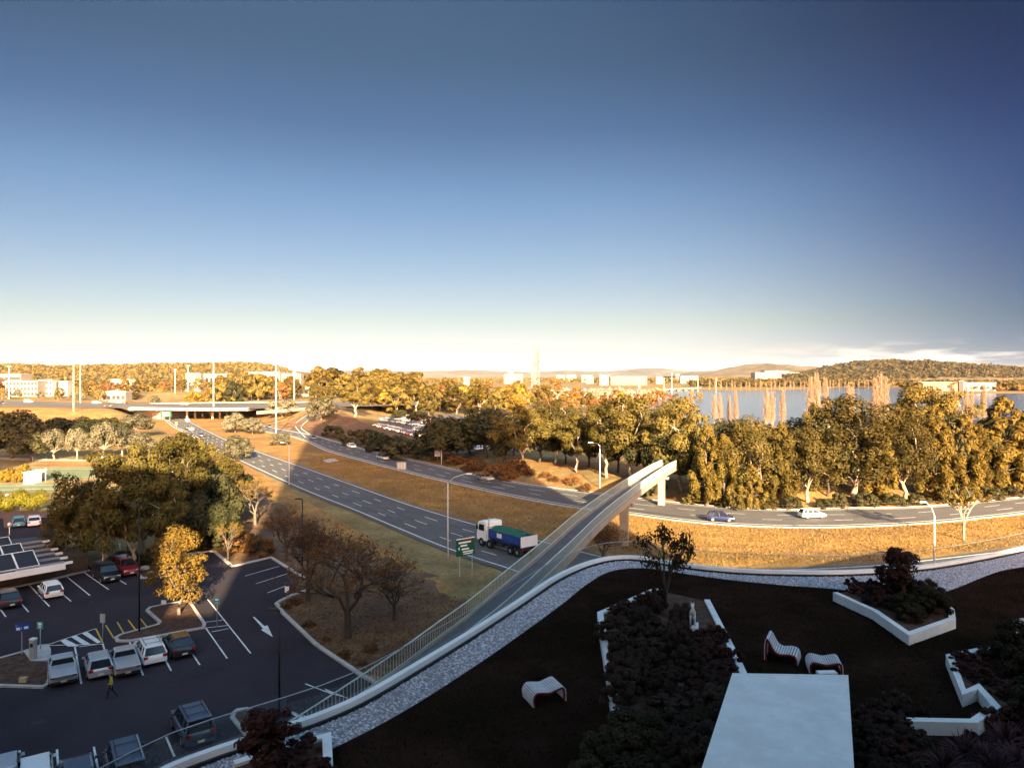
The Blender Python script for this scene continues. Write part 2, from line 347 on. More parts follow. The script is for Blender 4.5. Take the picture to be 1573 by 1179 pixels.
def paint(name, c, metal=0.0, rough=0.32):
    m = mat('car_paint_' + name, c, rough, 0.06, 0.8, metal=metal, spec=0.5); b = m.node_tree.nodes['Principled BSDF']
    b.inputs['Coat Weight'].default_value = 0.6; b.inputs['Coat Roughness'].default_value = 0.06; return m
for k, c, me in (('silver', (0.46, 0.48, 0.50), 0.45), ('grey', (0.22, 0.24, 0.26), 0.4), ('white', (0.74, 0.74, 0.73), 0), ('black', (0.016, 0.016, 0.02), 0),
                 ('charcoal', (0.05, 0.052, 0.058), 0.3), ('red', (0.19, 0.016, 0.022), 0.1), ('teal', (0.07, 0.24, 0.29), 0.2), ('blue', (0.014, 0.022, 0.085), 0.2),
                 ('slate', (0.07, 0.09, 0.13), 0.3), ('truckblue', (0.018, 0.055, 0.26), 0), ('gold', (0.42, 0.38, 0.30), 0.3), ('scarlet', (0.55, 0.05, 0.02), 0)):
    M['p_' + k] = paint(k, c, me)
# ================================================================ the setting: ground, roads, car park, water, hills
def V2(l): return [P(a, b) for a, b in l]
# road edges read off the photograph: (far edge, near edge)
NA = [(270, 634), (294, 649), (346, 675), (400, 695), (470, 719), (540, 744), (616, 771), (680, 791), (728, 805), (790, 821), (846, 834), (885, 845), (950, 860), (1020, 870), (1100, 875), (1200, 875), (1345, 868), (1432, 859), (1573, 842), (1700, 820)]
NB = [(240, 634), (255, 644), (271, 656), (294, 667), (323, 685), (360, 704), (400, 723), (470, 755), (540, 783), (608, 812), (680, 842), (743, 864), (793, 880), (850, 905), (920, 932), (1010, 950), (1150, 958), (1345, 950), (1500, 930), (1700, 890), (1900, 850)]
FA = [(338, 634), (400, 653), (443, 662), (479, 669), (522, 681), (572, 694), (640, 709), (718, 727), (800, 743.5), (920, 759), (1055, 775), (1180, 784), (1300, 782), (1427, 779), (1573, 765), (1720, 748)]
FB = [(320, 634), (400, 660), (441, 668), (474, 678), (509, 693), (616, 722), (700, 742), (800, 764), (886, 779), (963, 788), (1054, 800), (1131, 806), (1220, 809), (1300, 808), (1427, 802), (1573, 787), (1720, 770)]
def edge(l, n=140): return resample(catmull(V2(l), 10), n)
nA, nB, fA, fB = edge(NA), edge(NB), edge(FA), edge(FB)

def sst(a, b, x):
    t = np.clip((x - a) / (b - a), 0, 1); return t * t * (3 - 2 * t)
def _corr(X, Y, pts):
    """distance to a polyline in plan"""
    best = np.full(np.shape(X), 1e9)
    for a, b in zip(pts, pts[1:]):
        dx, dy = b.x - a.x, b.y - a.y; L = dx * dx + dy * dy + 1e-9
        t = np.clip(((X - a.x) * dx + (Y - a.y) * dy) / L, 0, 1); best = np.minimum(best, np.hypot(X - a.x - t * dx, Y - a.y - t * dy))
    return best
cut1 = [P(420, 715), P(330, 672), P(275, 648), P(255, 637), P(225, 625), P(190, 615)]
cut2 = [P(470, 673), P(400, 656), P(330, 634), P(290, 624), P(250, 615)]
def ground_z(X, Y):
    X = np.asarray(X, float); Y = np.asarray(Y, float)
    pl = sst(300, 362, Y + 0.10 * (X + 160)) * (1 - sst(-92, -60, X + 0.05 * (Y - 380)))          # the raised cross road at the interchange
    d = np.minimum(_corr(X, Y, cut1), _corr(X, Y, cut2))
    pl = pl * sst(12, 30, d) * 5.6
    pl = pl * (1 - sst(700, 1000, Y))
    bank = 1.9 * sst(3, 16, _fbank(X, Y)) * sst(6, 14, X + 20) * (1 - sst(190, 260, Y))             # verge bank behind the far carriageway
    roll = 0.25 * np.sin(X * 0.05 + 1.3) * np.sin(Y * 0.043) * sst(6, 14, np.minimum(_corr(X, Y, MEDIAN), 40)) * 0
    return pl + bank + roll
_fx = np.array([p.x for p in fA]); _fy = np.array([p.y for p in fA]); _o = np.argsort(_fx)
def _fbank(X, Y): return Y - np.interp(X, _fx[_o], _fy[_o])
MEDIAN = nA[:2]
def gz(x, y): return float(ground_z(x, y))
def G(px, py, dz=0.0):
    """ground point under a pixel, on the terrain"""
    z = 0.0
    for _ in range(12):
        p = P(px, py, z); z = 0.5 * z + 0.5 * gz(p.x, p.y)
    return Vector((p.x, p.y, gz(p.x, p.y) + dz))

xs = np.unique(np.concatenate([np.arange(-260, 130, 5.0), np.linspace(-600, -260, 16), np.linspace(130, 600, 18), np.linspace(-12000, -600, 20), np.linspace(600, 12000, 20)]))
ys = np.unique(np.concatenate([[-300, -100, 0], np.arange(30, 240, 5.0), np.arange(240, 480, 4.0), np.linspace(480, 1200, 20), np.linspace(1200, 14000, 24)]))
gx, gy = np.meshgrid(xs, ys); gzv = ground_z(gx, gy)
nx, ny = len(xs), len(ys); idx = np.arange(nx * ny).reshape(ny, nx)
F = np.stack([idx[:-1, :-1], idx[:-1, 1:], idx[1:, 1:], idx[1:, :-1]], -1).reshape(-1, 4)
ground = struct(obj('ground', np_mesh('ground', np.stack([gx, gy, gzv], -1), F, [M['ground']], True)))
ground['label'] = 'wide dry brown ground under the roads, trees and city'; 

def drape(name, A, B, m, off, nacross=4, parent=None):
    V = []; n = len(A)
    for k in range(nacross + 1):
        for a, b in zip(A, B):
            p = a.lerp(b, k / nacross); V.append((p.x, p.y, gz(p.x, p.y) + off))
    F = [(k * n + i, k * n + i + 1, (k + 1) * n + i + 1, (k + 1) * n + i) for k in range(nacross) for i in range(n - 1)]
    mb = MB().add(V, F); return mb.build(name, m, parent, True)
def between(A, B, f): return [a.lerp(b, f) for a, b in zip(A, B)]
def offs(pts, w):
    out = []
    for i, p in enumerate(pts):
        t = (pts[min(i + 1, len(pts) - 1)] - pts[max(i - 1, 0)]); t.z = 0; t.normalize(); out.append(p + Vector((-t.y, t.x, 0)) * w)
    return out
# dry grass: median, the lit verge, embankments, all as sheets a little above the ground
def sheet_px(name, poly, m, off, step=6.0):
    """a ground sheet over a polygon (list of plan points), gridded so that it follows the terrain"""
    pts = [Vector((p.x, p.y)) for p in poly]; mb = MB()
    import bmesh
    b = bmesh.new(); vs = [b.verts.new((p.x, p.y, 0)) for p in pts]; f = b.faces.new(vs)
    x0, x1 = min(p.x for p in pts), max(p.x for p in pts); y0, y1 = min(p.y for p in pts), max(p.y for p in pts)
    for c in np.arange(x0 + step, x1, step): bmesh.ops.bisect_plane(b, geom=b.verts[:] + b.edges[:] + b.faces[:], plane_co=(c, 0, 0), plane_no=(1, 0, 0))
    for c in np.arange(y0 + step, y1, step): bmesh.ops.bisect_plane(b, geom=b.verts[:] + b.edges[:] + b.faces[:], plane_co=(0, c, 0), plane_no=(0, 1, 0))
    bmesh.ops.triangulate(b, faces=b.faces[:])
    for v in b.verts: v.co.z = gz(v.co.x, v.co.y) + off
    bmesh.ops.recalc_face_normals(b, faces=b.faces[:])
    if sum(f.normal.z for f in b.faces) < 0: bmesh.ops.reverse_faces(b, faces=b.faces[:])
    me = bpy.data.meshes.new(name); b.to_mesh(me); b.free(); me.materials.append(m); return struct(obj(name, me))
i0 = 8
sheet_px('median_grass', [p for p in fB[4:]] + [p for p in nA[4:]][::-1], M['dry'], 0.03, 8)
lip = [(p + Vector((-6, 0, 0))) for p in nB[8:78]]
sheet_px('road_verge', nB[0:76] + [P(700, 905), P(640, 950), P(600, 935), P(545, 868), P(470, 830), P(420, 790), P(372, 735), P(330, 712), P(262, 668), P(225, 650)], M['dry'], 0.03, 8)
sheet_px('embankment_grass', [P(-40, 690), P(60, 682), P(225, 690), P(235, 648), P(225, 634), P(200, 628), P(90, 627), P(-40, 630)], M['dry'], 0.04, 5)
sheet_px('interchange_grass', [P(300, 646), P(345, 672), P(400, 691), P(465, 714), P(500, 696), P(441, 670), P(400, 663), P(345, 646), P(320, 636)], M['dry'], 0.04, 5)
sheet_px('ramp_verge_grass', [P(350, 636), P(400, 650), P(445, 660), P(452, 655), P(470, 638), P(480, 630), P(400, 628)], M['dry'], 0.035, 5)
sheet_px('hedge_bank', [p for p in fA[34:80]] + [P(845, 700), P(790, 706), P(640, 672), P(560, 652), P(495, 642)], M['litter'], 0.03, 6)
sheet_px('red_bank', [p + Vector((0, 1.2, 0)) for p in fA[70:]] + [Vector((170, 190, 0)), Vector((40, 165, 0)), Vector((8, 178, 0))], M['redbank'], 0.03, 6)
rb = random.Random(77)
def ragged(pts, amp=1.2, n=6):
    out = []
    for a, b in zip(pts, pts[1:]):
        for k in range(n): out.append(a.lerp(b, k / n) + Vector((rb.uniform(-amp, amp), rb.uniform(-amp, amp), 0)))
    return out
sheet_px('leaf_bed', [P(454, 913), P(424, 928), P(486, 990), P(551, 1035), P(640, 1045)] + ragged([P(700, 985), P(728, 940), P(690, 905), P(640, 880), P(590, 862), P(540, 846), P(490, 818), P(450, 790), P(424, 766)], 1.4) + [P(395, 850), P(416, 858), P(453, 880)], M['litter'], 0.05, 6)
sheet_px('undergrowth_bed', [P(284, 850), P(328, 846), P(357, 869), P(412, 856), P(400, 846)] + ragged([P(424, 790), P(410, 752), P(372, 735), P(330, 718), P(262, 730), P(240, 800)], 1.0) + [P(240, 856)], M['litter'], 0.044, 6)

# carriageways with edge lines, lane dashes and kerbs
def road(name, A, B, m, off=0.10): return struct(drape(name, A, B, m, off, 6))
near_road = road('near_carriageway', offs(nA, 0.5), offs(nB, -0.6), M['road'])
far_road = road('far_carriageway', offs(fA, 0.5), offs(fB, -0.5), M['road'])
def line(name, pts, w, parent, m=None, off=0.125):
    A, B = offs(pts, w / 2), offs(pts, -w / 2); V = [(p.x, p.y, gz(p.x, p.y) + off) for p in A + B]; n = len(A)
    return MB().add(V, [(i, i + 1, n + i + 1, n + i) for i in range(n - 1)]).build(name, m or M['line'], parent)
def dashes(name, pts, on, gap, w, parent, off=0.125, s0=0.0):
    L = plen(pts); fine = resample(pts, int(L / 1.0) + 2); s = s0; out = []
    while s < L - on:
        i = int(s / L * (len(fine) - 1)); j = int((s + on) / L * (len(fine) - 1)); seg = fine[i:j + 1]
        if len(seg) > 1: line('lane_dash', seg, w, parent, off=off)
        s += on + gap
line('edge_line', between(nA, nB, 0.03), 0.24, near_road); line('edge_line', between(nA, nB, 0.965), 0.24, near_road)
for k, f in enumerate((0.29, 0.52, 0.75)): dashes('lane_dash', between(nA, nB, f)[4:112], 3.4, 7.0, 0.17, near_road, s0=2.5 * k)
line('edge_line', between(fA, fB, 0.05), 0.24, far_road); line('edge_line', between(fA, fB, 0.955), 0.24, far_road)
for k, f in enumerate((0.37, 0.68)): dashes('lane_dash', between(fA, fB, f)[14:], 3.4, 7.5 if k else 4.5, 0.17, far_road, s0=3 * k)
# paler wheel-polished and patched strips along the lanes
def wear(parent, A, B, fr, w, i0, i1, m, off=0.114):
    l = between(A, B, fr)[i0:i1]; line('worn_strip', l, w, parent, m, off)
M['worn'] = mat('worn_asphalt', (0.105, 0.098, 0.096), 0.8, 0.35, 0.5, col2=(0.080, 0.075, 0.075), s2=0.15, fine=(4, 0.2)); M['patch'] = mat('patched_asphalt', (0.058, 0.055, 0.056), 0.9, 0.25, 0.6)
for fr in (0.12, 0.20, 0.36, 0.44, 0.60, 0.67, 0.83, 0.90): wear(near_road, nA, nB, fr, 0.55, 2, 130, M['worn'])
for fr in (0.16, 0.28, 0.46, 0.58, 0.77, 0.88): wear(far_road, fA, fB, fr, 0.5, 2, 138, M['worn'])
for fr, a, b, w in ((0.40, 52, 58, 2.6), (0.86, 66, 70, 2.4), (0.64, 40, 43, 2.4)): wear(near_road, nA, nB, fr, w, a, b, M['patch'], 0.119)
for fr, a, b, w in ((0.52, 96, 100, 2.6), (0.22, 60, 64, 2.2), (0.83, 108, 116, 1.6)): wear(far_road, fA, fB, fr, w, a, b, M['patch'], 0.119)
def kerb(name, pts, w=0.3, h=0.14, m=None, parent=None, z=0.0):
    V = []; A, B = offs(pts, w / 2), offs(pts, -w / 2)
    for a, b in zip(A, B):
        g = gz((a.x + b.x) / 2, (a.y + b.y) / 2) + z; V += [(a.x, a.y, g - 0.05), (b.x, b.y, g - 0.05), (b.x, b.y, g + h), (a.x, a.y, g + h)]
    n = len(A); F = [(i * 4 + k, i * 4 + (k + 1) % 4, i * 4 + 4 + (k + 1) % 4, i * 4 + 4 + k) for i in range(n - 1) for k in range(4)] + [(0, 1, 2, 3), tuple((n - 1) * 4 + k for k in (3, 2, 1, 0))]
    return MB().add(V, F).build(name, m or M['kerb'], parent)
for nm, e in (('near_carriageway_kerb', offs(nB[10:76], -0.9)), ('far_carriageway_kerb', offs(fA[20:], 0.8)), ('far_carriageway_kerb', offs(fB[26:], -0.75))):
    struct(kerb(nm, e, 0.45, 0.16))
# ramp that curls up to the cross road, the cross road itself with its overpass
rA = [G(469, 672), G(455, 657), G(455, 650), G(462, 644), G(475, 639), G(500, 634)]
rB = [G(482, 671), G(464, 659), G(464, 654), G(470, 648), G(481, 642), G(505, 638)]
ramp_road = struct(drape('ramp_road', resample(catmull(rA, 8), 40), resample(catmull(rB, 8), 40), M['road'], 0.09, 3))
line('edge_line', resample(catmull(rA, 8), 40), 0.35, ramp_road, off=0.12); line('edge_line', resample(catmull(rB, 8), 40), 0.35, ramp_road, off=0.12)
zc = 5.7
cA = [P(-60, 614, zc), P(100, 617.5, zc), P(240, 620, zc), P(340, 619, zc), P(480, 618, zc), P(640, 616, zc)]
cB = [P(-60, 623, zc), P(100, 625.5, zc), P(206, 627, zc), P(330, 628, zc), P(480, 626, zc), P(640, 622, zc)]
cA, cB = resample(catmull(cA, 10), 60), resample(catmull(cB, 10), 60)
mb = MB(); n = 60
mb.add([(p.x, p.y, zc + 0.12) for p in cA] + [(p.x, p.y, zc + 0.12) for p in cB], [(i, i + 1, n + i + 1, n + i) for i in range(n - 1)])
cross = struct(mb.build('cross_road', M['road']))
for f in (0.06, 0.5, 0.94): 
    l = between(cA, cB, f); A, B = offs(l, 0.2), offs(l, -0.2)
    MB().add([(p.x, p.y, zc + 0.15) for p in A + B], [(i, i + 1, n + i + 1, n + i) for i in range(n - 1)]).build('edge_line', M['line'], cross)
M['overc'] = mat('overpass_concrete', (0.25, 0.235, 0.21), 0.85, 0.15, 0.4)
# overpass: girder, parapets, piers, abutment walls
ov = empty('road_overpass', (P(290, 632).x, P(290, 632).y, 0), 0, 'concrete road overpass carrying the cross road above the sunken carriageways', 'overpass')
ol = ov.location
def loc(p): return (p[0] - ol.x, p[1] - ol.y, p[2] - ol.z)
seg = [p for p in cB if P(200, 627, zc).x - 4 <= p.x <= P(395, 627, zc).x]
segA = [p for p in cA if seg[0].x - 20 <= p.x <= seg[-1].x + 20]
mb = MB(); A = [Vector((p.x, p.y - 0.6, 0)) for p in seg]
for q in ((A, 4.5, 5.65),):
    mb.wall([loc(p) for p in A], 1.0, 4.9, zc + 0.1)
mb.build('girder', M['overc'], ov)
mb = MB(); m2 = [Vector((p.x, p.y, 0)) for p in seg]; mb.wall([loc(p + Vector((0, 0.4, 0))) for p in m2], 0.3, zc + 0.1, zc + 0.6); mb.build('parapet', M['overc'], ov)
mb = MB(); mb.wall([loc(Vector((p.x, p.y + 0.4, 0))) for p in segA], 0.3, zc + 0.1, zc + 0.6); mb.build('parapet', M['overc'], ov)
mb = MB(); a, b = seg[0], seg[-1]
mb.add([loc((a.x, a.y - 0.5, 4.6)), loc((b.x, b.y - 0.5, 4.6)), loc((b.x, b.y + 42, 4.6)), loc((a.x, a.y + 42, 4.6)), loc((a.x, a.y - 0.5, 5.5)), loc((b.x, b.y - 0.5, 5.5)), loc((b.x, b.y + 42, 5.5)), loc((a.x, a.y + 42, 5.5))],
       [(0, 1, 2, 3), (4, 5, 6, 7), (0, 1, 5, 4), (2, 3, 7, 6), (0, 3, 7, 4), (1, 2, 6, 5)]); mb.build('deck', M['conc'], ov)
for px in (315, 352):
    p = P(px, 640)
    for k in range(4): MB().box(p.x - ol.x + 0.12 * k, seg[0].y - ol.y + 2.5 + k * 9, 2.3, 0.9, 0.9, 4.7).build('pier', M['bridgec'], ov)
wl = [P(207, 640), P(228, 641), P(246, 644)]; wt = [Vector((p.x, p.y, 0)) for p in wl]
MB().wall([loc(p) for p in wt], 0.6, -0.1, 5.8).build('abutment_wall', M['conc'], ov)
MB().wall([loc(wt[-1]), loc(wt[-1] + Vector((2, 60, 0)))], 0.6, -0.1, 4.6).build('abutment_wall', M['conc'], ov)
# white retaining wall / footway strip on the right of the overpass
p0, p1 = P(395, 634, 5.7), P(480, 627, 5.7)
tag(MB().wall([p0, p0.lerp(p1, 0.5), p1], 0.5, 5.0, 6.5).build('barrier_wall', M['overc']), 'long pale concrete barrier at the end of the overpass', 'wall')

# ---- car park
cpoly = [P(-90, 760), P(-60, 792), P(78, 795), P(84, 838), P(140, 872), P(210, 868), P(282, 852), P(328, 847), P(357, 871), P(416, 857), P(453, 880), P(454, 913), P(423, 928), P(486, 992), P(551, 1036), P(600, 1064), P(640, 1090), P(560, 1150), P(420, 1250), P(-160, 1300), P(-260, 980)]
carpark = sheet_px('car_park', cpoly, M['asphalt'], 0.06, 12)
def flat(name, poly, m, z, parent=None):
    me = MB().add([(p.x, p.y, z) for p in poly], [tuple(range(len(poly)))]).build(name, m, parent)
    if me.data.polygons[0].normal.z < 0: me.data.flip_normals()
    return me
def bayline(a, b, w=0.11, m='line', name='bay_line', z=0.075):
    A, B = P(*a), P(*b); d = (B - A).normalized(); n = Vector((-d.y, d.x, 0)) * w / 2
    return flat(name, [A + n, B + n, B - n, A - n], M[m], z, carpark)
for l in ('115,994,125,1051 198,984,220,1038 158,990,170,1030 253,1012,263,1031 293,1001,307,1022 316,965,349,1012 319,921,385,1004 316,956,342,953 316,965,351,961 325,971,351,966 '
          '0,935.5,9,948 30.5,925,44,940.6 45,899,76,932 95,912,109,924 103,886.5,138,915 130,880,167,906 178,888,194,898 99,867,122,878 30,1153.5,28.5,1200 87.5,1152,91,1200 144,1148,154,1200 '
          '200,1140,217,1200 255,1132.6,268,1163 376.5,885,429,870 393,897,443,881 411,911,438,900.6 122,994,160,989 70,992,147,966 70,992,158,990 147,966,158,988 469,1051,503,1064 438,1090,470,1103').split():
    a = [float(q) for q in l.split(',')]; bayline(a[:2], a[2:], 0.12)
for l in '147,966,158,988 162.5,961,175,981 180,956,191,974.6 197,953,209,969 216,951,227,965'.split():
    a = [float(q) for q in l.split(',')]; bayline(a[:2], a[2:], 0.12, 'yellow', 'yellow_line', 0.08)
for q in ([(93, 985), (101, 982), (122, 993), (104, 993.5)], [(109, 979), (117, 976.5), (140, 990.5), (129, 991.5)], [(126, 973.5), (134, 971), (155, 986.5), (150, 989)]):
    flat('hatch_bar', [P(*c) for c in q], M['line'], 0.072, carpark)
rp = random.Random(31); M['oil'] = mat('oil_stain', (0.020, 0.017, 0.019), 0.6, 0.3, 1.0); M['cpatch'] = mat('asphalt_patch', (0.055, 0.046, 0.052), 0.9, 0.3, 0.5)
for k, (px, py, w, h, mm) in enumerate(((270, 1050, 0.7, 0.5, 'oil'), (230, 1060, 0.6, 0.8, 'oil'), (130, 1075, 0.8, 0.6, 'oil'), (140, 925, 0.6, 0.5, 'oil'), (335, 985, 0.7, 0.6, 'oil'), (60, 1110, 0.9, 0.6, 'oil'))):
    c = P(px, py); r_ = [0.75 + 0.5 * rp.random() for _ in range(12)]; sq = mm == 'cpatch'
    poly = [c + Vector((math.cos(a * math.pi / 6) * w / 2 * (r_[a] if not sq else 1.25 / max(abs(math.cos(a * math.pi / 6)), abs(math.sin(a * math.pi / 6)))), math.sin(a * math.pi / 6) * h / 2 * (r_[a] if not sq else 1.25 / max(abs(math.cos(a * math.pi / 6)), abs(math.sin(a * math.pi / 6)))), 0)) for a in range(12)]
    flat('oil_stain' if not sq else 'asphalt_patch', poly, M[mm], 0.0635 + 0.0004 * k, carpark)
flat('arrow', [P(388, 948), P(391, 948), P(406, 962), P(411, 961), P(419, 979), P(401, 968), P(404, 966)], M['line'], 0.075, carpark)
flat('arrow', [P(498, 1058), P(520, 1067), P(535, 1073), P(505, 1066)], M['line'], 0.075, carpark)
flat('arrow', [P(438, 1091), P(452, 1096), P(472, 1101), P(462, 1106)], M['line'], 0.075, carpark)
def island(name, poly, top, label=None, h=0.14):
    pts = [P(*q) for q in poly]; k = MB()
    k.wall(pts, 0.28, 0.02, 0.06 + h, closed=True); kr = struct(k.build(name, M['kerb']))
    flat('planting_bed', pts, top, 0.06 + h - 0.03, kr); return kr
island('island_kerb', [(226, 939), (231, 934.5), (258, 929), (285, 925), (292, 927), (303, 944), (314, 960), (312, 966), (282, 971), (250, 977), (200, 986), (181, 986), (178, 981), (186, 976.5), (243, 961), (246, 957)], M['soil'])
island('island_kerb', [(-80, 1036), (0, 1013), (34, 1003.5), (62, 994), (72, 993), (75, 1001), (76, 1045), (73, 1053), (66, 1057), (0, 1055), (-80, 1052)], M['soil'])
island('island_kerb', [(210, 880), (218, 889), (236, 888), (252, 883), (285, 866), (300, 852), (240, 857), (200, 866)], M['soil'])
island('island_kerb', [(357, 1105), (359, 1098), (365, 1093), (378, 1091), (392, 1095), (420, 1108), (410, 1135), (378, 1130)], M['soil'])
pad = struct(MB().prism([P(*q) for q in ((36, 1003.5), (64, 993.5), (72, 995.5), (73, 1018), (47, 1018))], 0.05, 0.215).build('concrete_pad', M['kerb']))
for e in ([(282, 852), (328, 847), (357, 871), (416, 857), (453, 880), (475, 893)], [(475, 907), (454, 913), (424, 927.5), (434, 942), (486, 992), (551, 1036), (600, 1064)], [(-60, 920), (0, 907), (46, 898), (84, 890), (137, 877)]):
    struct(kerb('car_park_kerb', resample(V2(e), 30), 0.35, 0.15, z=0.06))
flat('footpath', [P(-60, 788), P(78, 787), P(78, 795), P(20, 796), P(20, 811), P(6, 811), P(5, 797), P(-60, 797)], M['brickred'], 0.09); struct(bpy.data.objects['footpath'])
# tennis courts
ct = struct(flat('tennis_court', [P(-60, 716), P(30, 716), P(150, 716), P(165, 735), P(95, 742), P(-60, 748)], M['courtred'], 0.07))
flat('court_surface', [P(40, 719), P(148, 718.5), P(150, 734), P(60, 738), P(48, 736)], M['court'], 0.09, ct)
flat('court_surface', [P(-60, 745), P(88, 743), P(88, 754), P(-60, 758)], M['court'], 0.09, ct)
for a, b in (((42, 721), (147, 720.5)), ((52, 735), (148, 732)), ((-60, 748), (88, 745)), ((-60, 754), (86, 751))):
    A, B = P(*a), P(*b); flat('court_line', [A + Vector((0, .12, 0)), B + Vector((0, .12, 0)), B - Vector((0, .12, 0)), A - Vector((0, .12, 0))], M['line'], 0.105, ct)
struct(flat('path', [P(-60, 699), P(50, 704), P(140, 706), P(150, 707), P(140, 710), P(50, 708), P(-60, 703)], M['kerb'], 0.06))
struct(flat('path_bank', [P(60, 712), P(75, 708), P(148, 708), P(150, 715), P(55, 715.5)], M['redbank'], 0.075))
struct(flat('service_lane', [P(265, 730), P(290, 727), P(312, 742), P(285, 752)], M['conc'], 0.08))
struct(flat('median_slab', [P(495, 707), P(513, 704), P(521, 708), P(503, 711)], M['kerb'], 0.10))
# far commuter car park
lot = struct(sheet_px('far_car_park', [P(575, 650), P(600, 642), P(700, 636), P(800, 660), P(860, 700), P(835, 704), P(790, 703), P(640, 672)], M['road'], 0.05, 12))

# ---- the lake
M['water'] = mat('lake_water', (0.045, 0.062, 0.095), 0.16, 0.15, 0.01, 0.25, 0.09, spec=0.5)
lk = [Vector((48, 372)), Vector((80, 322)), Vector((300, 300)), Vector((520, 290)), Vector((1500, 380)), Vector((1500, 800))]
lk += [Vector(P(x, y)[:2]) for x, y in ((1600, 604), (1500, 604.5), (1455, 603.5), (1400, 595.5), (1300, 594.5), (1240, 597.5), (1160, 600.5), (1085, 600), (1000, 598), (900, 596), (820, 596.5), (700, 594))]
lk += [Vector((-90, 1050)), Vector((-60, 900)), Vector((20, 760)), Vector((120, 640)), Vector((110, 540))]
water = struct(MB().add([(p.x, p.y, 0.12) for p in lk], [tuple(range(len(lk)))]).build('lake', M['water']))
if water.data.polygons[0].normal.z < 0: water.data.flip_normals()
sh = [(1600, 603), (1500, 603.5), (1455, 602.5), (1400, 594.8), (1300, 593.8), (1240, 596.6), (1160, 599.4), (1085, 599)]
shp = [P(*q) for q in sh]; struct(drape('lake_shore', shp, [p + Vector((0, -26, 0)) for p in shp], M['dry'], 0.2, 1))

# ---- hills
M['hillgreen'] = mat('hill_forest', (0.080, 0.062, 0.030), 0.95, 0.45, 0.012, 0.4, 0.03, col2=(0.15, 0.10, 0.045), s2=0.003, fine=(0.05, 0.5))
M['hillblue'] = mat('hill_distant', (0.085, 0.085, 0.075), 0.95, 0.3, 0.003, col2=(0.16, 0.13, 0.085), s2=0.0012, fine=(0.012, 0.35))
def hill(name, ridge, D, depth, m, seed=0, base=-2):
    px = np.array([r[0] for r in ridge], float); py = np.array([r[1] for r in ridge], float)
    xs_ = np.linspace(px[0], px[-1], 90); ry = np.interp(xs_, px, py); ry = np.convolve(np.pad(ry, 2, 'edge'), np.ones(5) / 5, 'valid')
    rs = np.random.RandomState(seed); nt = 14; V = []
    for j in range(nt + 1):
        t = j / nt; Y = D - depth * 0.75 + depth * 1.5 * t
        s = math.sin(math.pi * min(t, 1)) ** 0.9
        for i, x in enumerate(xs_):
            X = (x - 786.5) / FPX * D; H = CAMH + (HOR - ry[i]) / FPX * D - base
            w = 1 + 0.10 * math.sin(i * 0.7 + j * 1.1 + seed) * (1 if 0 < j < nt and abs(j - nt / 2) > 1 else 0)
            V.append((X, Y, base + H * s * w))
    n = len(xs_); F = [(j * n + i, j * n + i + 1, (j + 1) * n + i + 1, (j + 1) * n + i) for j in range(nt) for i in range(n - 1)]
    return struct(MB().add(V, F).build(name, m, None, True))
hill('hill', [(-80, 572), (0, 562.5), (60, 564), (110, 566), (160, 565.5), (210, 564.5), (255, 562), (300, 563), (335, 562), (372, 561.5), (400, 561), (420, 565), (440, 570), (470, 578)], 2600, 900, M['hillgreen'], 1)
hill('distant_hill', [(420, 578), (500, 571), (545, 568.5), (600, 570), (640, 570), (690, 569), (740, 568), (770, 570), (810, 571.5), (850, 570), (872, 568.5), (910, 570.5), (950, 570.5), (965, 567), (977, 564.5), (987, 566.5), (997, 564), (1010, 567), (1035, 570), (1070, 570), (1100, 571), (1140, 578)], 9500, 2600, M['hillblue'], 2)
hill('distant_hill', [(1040, 578), (1080, 571), (1120, 568), (1140, 563), (1160, 558), (1185, 560), (1205, 563), (1230, 562.5), (1255, 564.5), (1280, 566), (1310, 572), (1340, 578)], 6200, 1600, M['hillgreen'], 3)
hill('hill', [(1200, 580), (1250, 572), (1280, 564), (1310, 559.5), (1355, 556.5), (1385, 558), (1420, 559.5), (1450, 563), (1480, 566), (1520, 568), (1580, 570), (1640, 573), (1700, 580)], 3000, 900, M['hillgreen'], 4)
hill('distant_hill', [(1440, 574), (1480, 563), (1495, 561), (1510, 560.5), (1525, 563), (1545, 567), (1575, 572)], 5200, 1200, M['hillgreen'], 5)
hill('distant_hill', [(1440, 574), (1490, 564), (1540, 562), (1573, 561), (1650, 559), (1760, 572)], 11000, 2000, M['hillblue'], 6)
# ================================================================ vegetation
def leaves(clumps, n, size, rs, shape='leaf', aspect=1.6, shell=0.55, up=0.35, droop=0.0):
    """n leaf-sized faces spread through ellipsoid clumps (x,y,z,rx,ry,rz)"""
    C = np.array(clumps, float); w = (C[:, 3] * C[:, 4] * C[:, 5]) ** (2 / 3); idx = rs.choice(len(C), n, p=w / w.sum())
    d = rs.normal(size=(n, 3)); d /= np.linalg.norm(d, axis=1)[:, None]
    rad = shell + (1.06 - shell) * rs.random(n) ** 0.6; pos = C[idx, :3] + d * rad[:, None] * C[idx, 3:6]
    nr = d + rs.normal(size=(n, 3)) * 0.28 + np.array([0, 0, up]); nr /= np.linalg.norm(nr, axis=1)[:, None]
    a = rs.normal(size=(n, 3)); a[:, 2] -= droop * 3; u = a - (a * nr).sum(1)[:, None] * nr; u /= np.linalg.norm(u, axis=1)[:, None] + 1e-9; v = np.cross(nr, u)
    s = size * (0.6 + 0.8 * rs.random(n)); L = (s * aspect)[:, None] * 0.5; W = s[:, None] * 0.5
    V = np.stack([pos - u * L, pos + v * W - u * L * 0.1, pos + u * L, pos - v * W - u * L * 0.1], 1)
    return V.reshape(-1, 3)
def quads(V): return np.arange(len(V)).reshape(-1, 4)
PROTO = {}
def proto(kind, crown, trunk): PROTO.setdefault(kind, []).append((crown, trunk))
